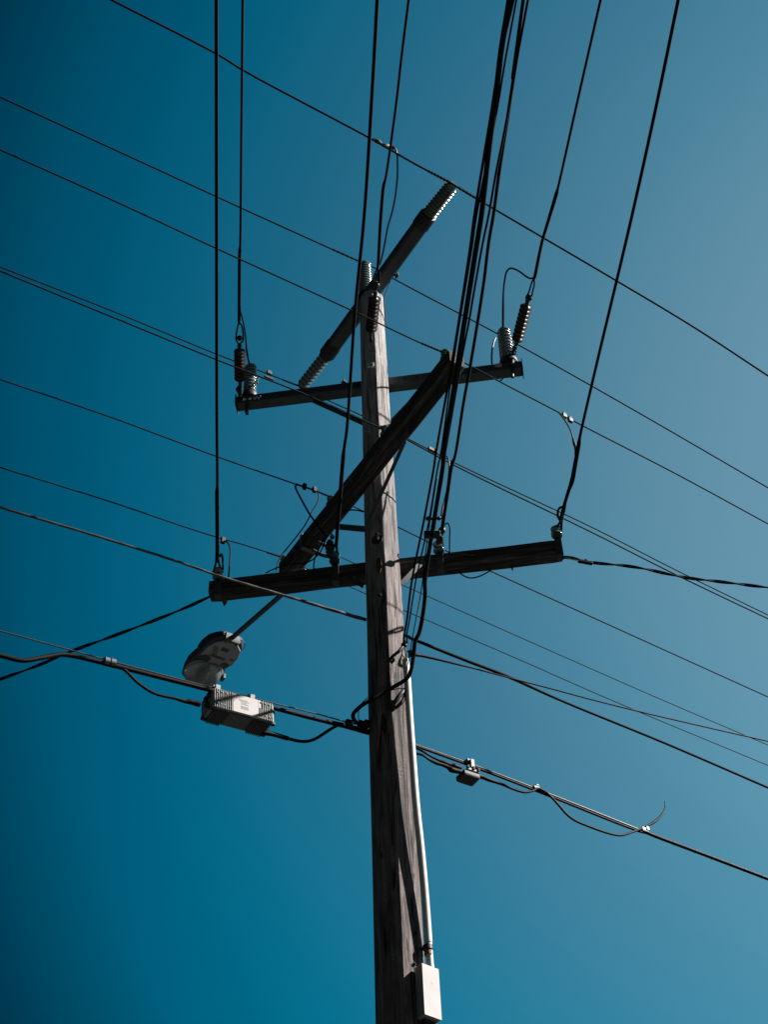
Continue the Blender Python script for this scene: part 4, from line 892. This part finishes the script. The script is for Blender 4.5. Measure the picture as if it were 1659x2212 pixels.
# tap
tc_ = VR(q(7, 1490, 1880)); tM = frame(tc_, hd(32), None, ZU)
tap = thing('cable_tap', tc_, 'small dark tap box hung by a pale bracket on the lower right cable', 'cable tap')
MB().box(tM, (-.060, .060), (-.048, .048), (-.040, -.002), .008).build('tap_body', M_dark, tap, tM)
MB().box(tM, (-.035, .055), (-.052, -.02), (0, .016), .004).build('tap_lid', M_strap, tap, tM)
br = VR(q(7, 1515, 1775)); bM2 = frame(br, hd(32), None, ZU)
MB().box(bM2, (-.013, .013), (-.030, -.022), (-.060, .024), .002).box(bM2, (-.035, .012), (-.022, .012), (.008, .028), .004).build('tap_bracket', M_strap, tap, bM2)
for xx in (-.03, .01, .045):
    c_ = tc_+hd(32)*xx+hd(302)*.05+ZU*.01; MB().lathe(c_, c_+ZU, [(0, .010), (.018, .010), (.022, .006)], 8).build('tap_port', M_dark, tap)
ao = [q('a', *p) for p in ((330, 352), (352, 358), (375, 368), (440, 390), (500, 415), (545, 427), (585, 420), (605, 410), (640, 425), (665, 447), (700, 485), (740, 530), (780, 558), (840, 583), (900, 605), (960, 621), (990, 622), (1030, 610), (1080, 592))]
line('telecom_cable', 'cable sagging in a loop from the tap to the far clamp', 'cable', [VR(p)+hd(302)*.015 for p in ao], [.015, .013, .012, .009]+[.0078]*15, M_black, GR, n=10)
tl = [q('a', *p) for p in ((1075, 592), (1105, 578), (1140, 558), (1165, 537), (1185, 510), (1193, 488), (1190, 462))]
o = line('cable_tail', 'loose dark cable tail with a frayed red end standing up from the clamp', 'cable', [VR(p)-hd(302)*.0 for p in tl], [.007, .007, .0095, .0075, .006, .004, .003], M_black)
MB().tube([VR(tl[-2]), VR(tl[-1])], [.0042, .003], 6).build('frayed_end', M_red, o)

# ================================================================== street lamp
hb = Yp((648, 1250), LA.y+0.10)                # clamp on the back of the lowest arm
hdg = 123
tip = Vp(q(6, 700, 492), hb, hdg)
lamp = thing('street_lamp', hb, 'grey street lamp on a slim arm behind the lowest timber arm', 'street lamp')
bd = (tip-hb).normalized()
MB().tube([hb-bd*.05, tip], .0195, 16).build('bracket_arm', M_tube, lamp)
cM = frame(hb, dL, None, ZU); MB().box(cM, (-.05, .05), (-.05, .03), (-.05, .05), .006).build('bracket_clamp', M_dark, lamp, cM)
U = hd(hdg); U = (U*math.cos(math.radians(6))+ZU*math.sin(math.radians(6))); V = ZU.cross(U).normalized(); Wn = U.cross(V)
Vr = -V                                         # points to the camera's right / away
def LP(u, v, w_): return tip + U*u + V*v + Wn*w_
def lring(u, hw, zt, zb, n=28, sq=.55, du=0.0):
    out = []
    for k in range(n):
        a = 2*math.pi*k/n; c_, s_ = math.cos(a), math.sin(a)
        x = math.copysign(abs(c_)**sq, c_)*hw; y = math.copysign(abs(s_)**sq, s_)
        y = (zt+zb)/2 + y*(zt-zb)/2
        out.append(LP(u + du*(y-zb), x, y))
    return out
KS = 1.0
MB().loft([lring(-.045, .075, .030, -.030, sq=.4), lring(-.03, .095, .040, -.038, sq=.4), lring(.03, .125, .060, -.045, sq=.42), lring(.10, .143, .082, -.05, sq=.45), lring(.20, .150, .095, -.05, sq=.45), lring(.27, .146, .098, -.048, sq=.45), lring(.31, .135, .090, -.040, sq=.45)]).build('lamp_shell', M_lamps, lamp, smooth=30)
MB().loft([lring(.29, .130, .085, -.030), lring(.33, .146, .084, -.034), lring(.42, .155, .080, -.036), lring(.52, .142, .066, -.034), lring(.60, .120, .052, -.030), lring(.645, .06, .03, -.024), lring(.655, .02, .0, -.01)]).build('lamp_hood', M_lamps, lamp, smooth=45)
# under-door with cut corners
LM = frame(LP(0, 0, -.052), U, None, -Wn)       # x along the lamp, z down
dy = LM.to_3x3().col[1].dot(V)
dr_ = [(-.035, -.055), (.02, -.105), (.10, -.130), (.22, -.134), (.262, -.105), (.275, -.02), (.262, .02), (.275, .105), (.22, .134), (.10, .130), (.02, .105), (-.035, .055)]
door = MB().prism(LM, dr_, -.008, .006, .003).build('gear_door', M_lampu, lamp, LM)
MB().lathe(LP(.235, .085, -.058), LP(.235, .085, -.2), [(0, .040), (0.006, .040), (.008, .034), (.004, .030)], 28).build('latch_knob', M_lamps, door)
MB().lathe(LP(.245, -.085, -.058), LP(.245, -.085, -.2), [(0, .034), (0.003, .034), (.004, .030)], 24).build('latch_knob', M_lamps, door)
MB().box(LM, (.16, .19), (-.06, .05), (.0065, .009), .001).build('door_rib', M_lamps, door, LM)
MB().box(LM, (.035, .085), (-.035, .025), (.0065, .0072)).build('data_plate', M_lamps, door, LM)
sg = 1 if dy > 0 else -1
def lt(s, u, v, size, rot):
    # reads across the door, its top towards the lens
    Mx = Matrix.Translation(LP(u, v, -.0595)) @ frame(Vector((0, 0, 0)), (V*math.cos(rot)+U*math.sin(rot)), None, -Wn)
    text('lettering', s, size, Mx, M_ink, door, .0004)
lt('S250', .105, .062, .056, math.radians(-70)); lt('C', .170, .062, .050, math.radians(-70)); lt('III', .15, -.095, .036, math.radians(180))
# clamp block and bolts round the spigot
MB().box(frame(LP(-.03, 0, -.01), U, None, Wn), (-.03, .035), (-.062, .062), (-.042, .03), .006).build('spigot_clamp', M_strap, lamp)
for vv in (-.045, .045):
    c_ = LP(-.035, vv, -.052); MB().lathe(c_+Wn*.02, c_-Wn, [(0, .011), (.03, .011), (.032, .006)], 8).build('clamp_bolt', M_strap, lamp)
MB().tube(spline([LP(.03, -.125, -.03), LP(-.02, -.12, .0), LP(-.05, -.075, .0)]), .003, 6).build('safety_wire', M_strap, lamp)
# rim and glass bowl under the hood
rim = []
def bowl(k, w_):
    out = []
    for i in range(36):
        a = 2*math.pi*i/36; out.append(LP(.455+.172*k*math.cos(a), .143*k*math.sin(a), w_))
    return out
MB().loft([bowl(1.03, -.022), bowl(1.05, -.036), bowl(1.0, -.046), bowl(.93, -.044)], cap=False).build('bowl_rim', M_lampu, lamp, smooth=40)
MB().loft([bowl(.98, -.040), bowl(.93, -.072), bowl(.80, -.105), bowl(.60, -.130), bowl(.35, -.146), bowl(.08, -.152)]).build('glass_bowl', gl, lamp, smooth=60)
refl = MB().loft([bowl(.9, -.037), bowl(.5, -.0365)]).build('reflector', M_lampu, lamp, smooth=60)
bl = LP(.44, 0, -.065); MB().lathe(LP(.36, 0, -.06), LP(.54, 0, -.06), [(0, .012), (.04, .014), (.06, .030), (.12, .034), (.15, .018), (.155, .005)], 16).build('bulb', M_label, lamp)
MB().box(frame(LP(.42, -.155, -.045), U, None, Wn), (-.03, .03), (-.012, .010), (-.02, .025), .003).build('bowl_catch', M_strap, lamp)
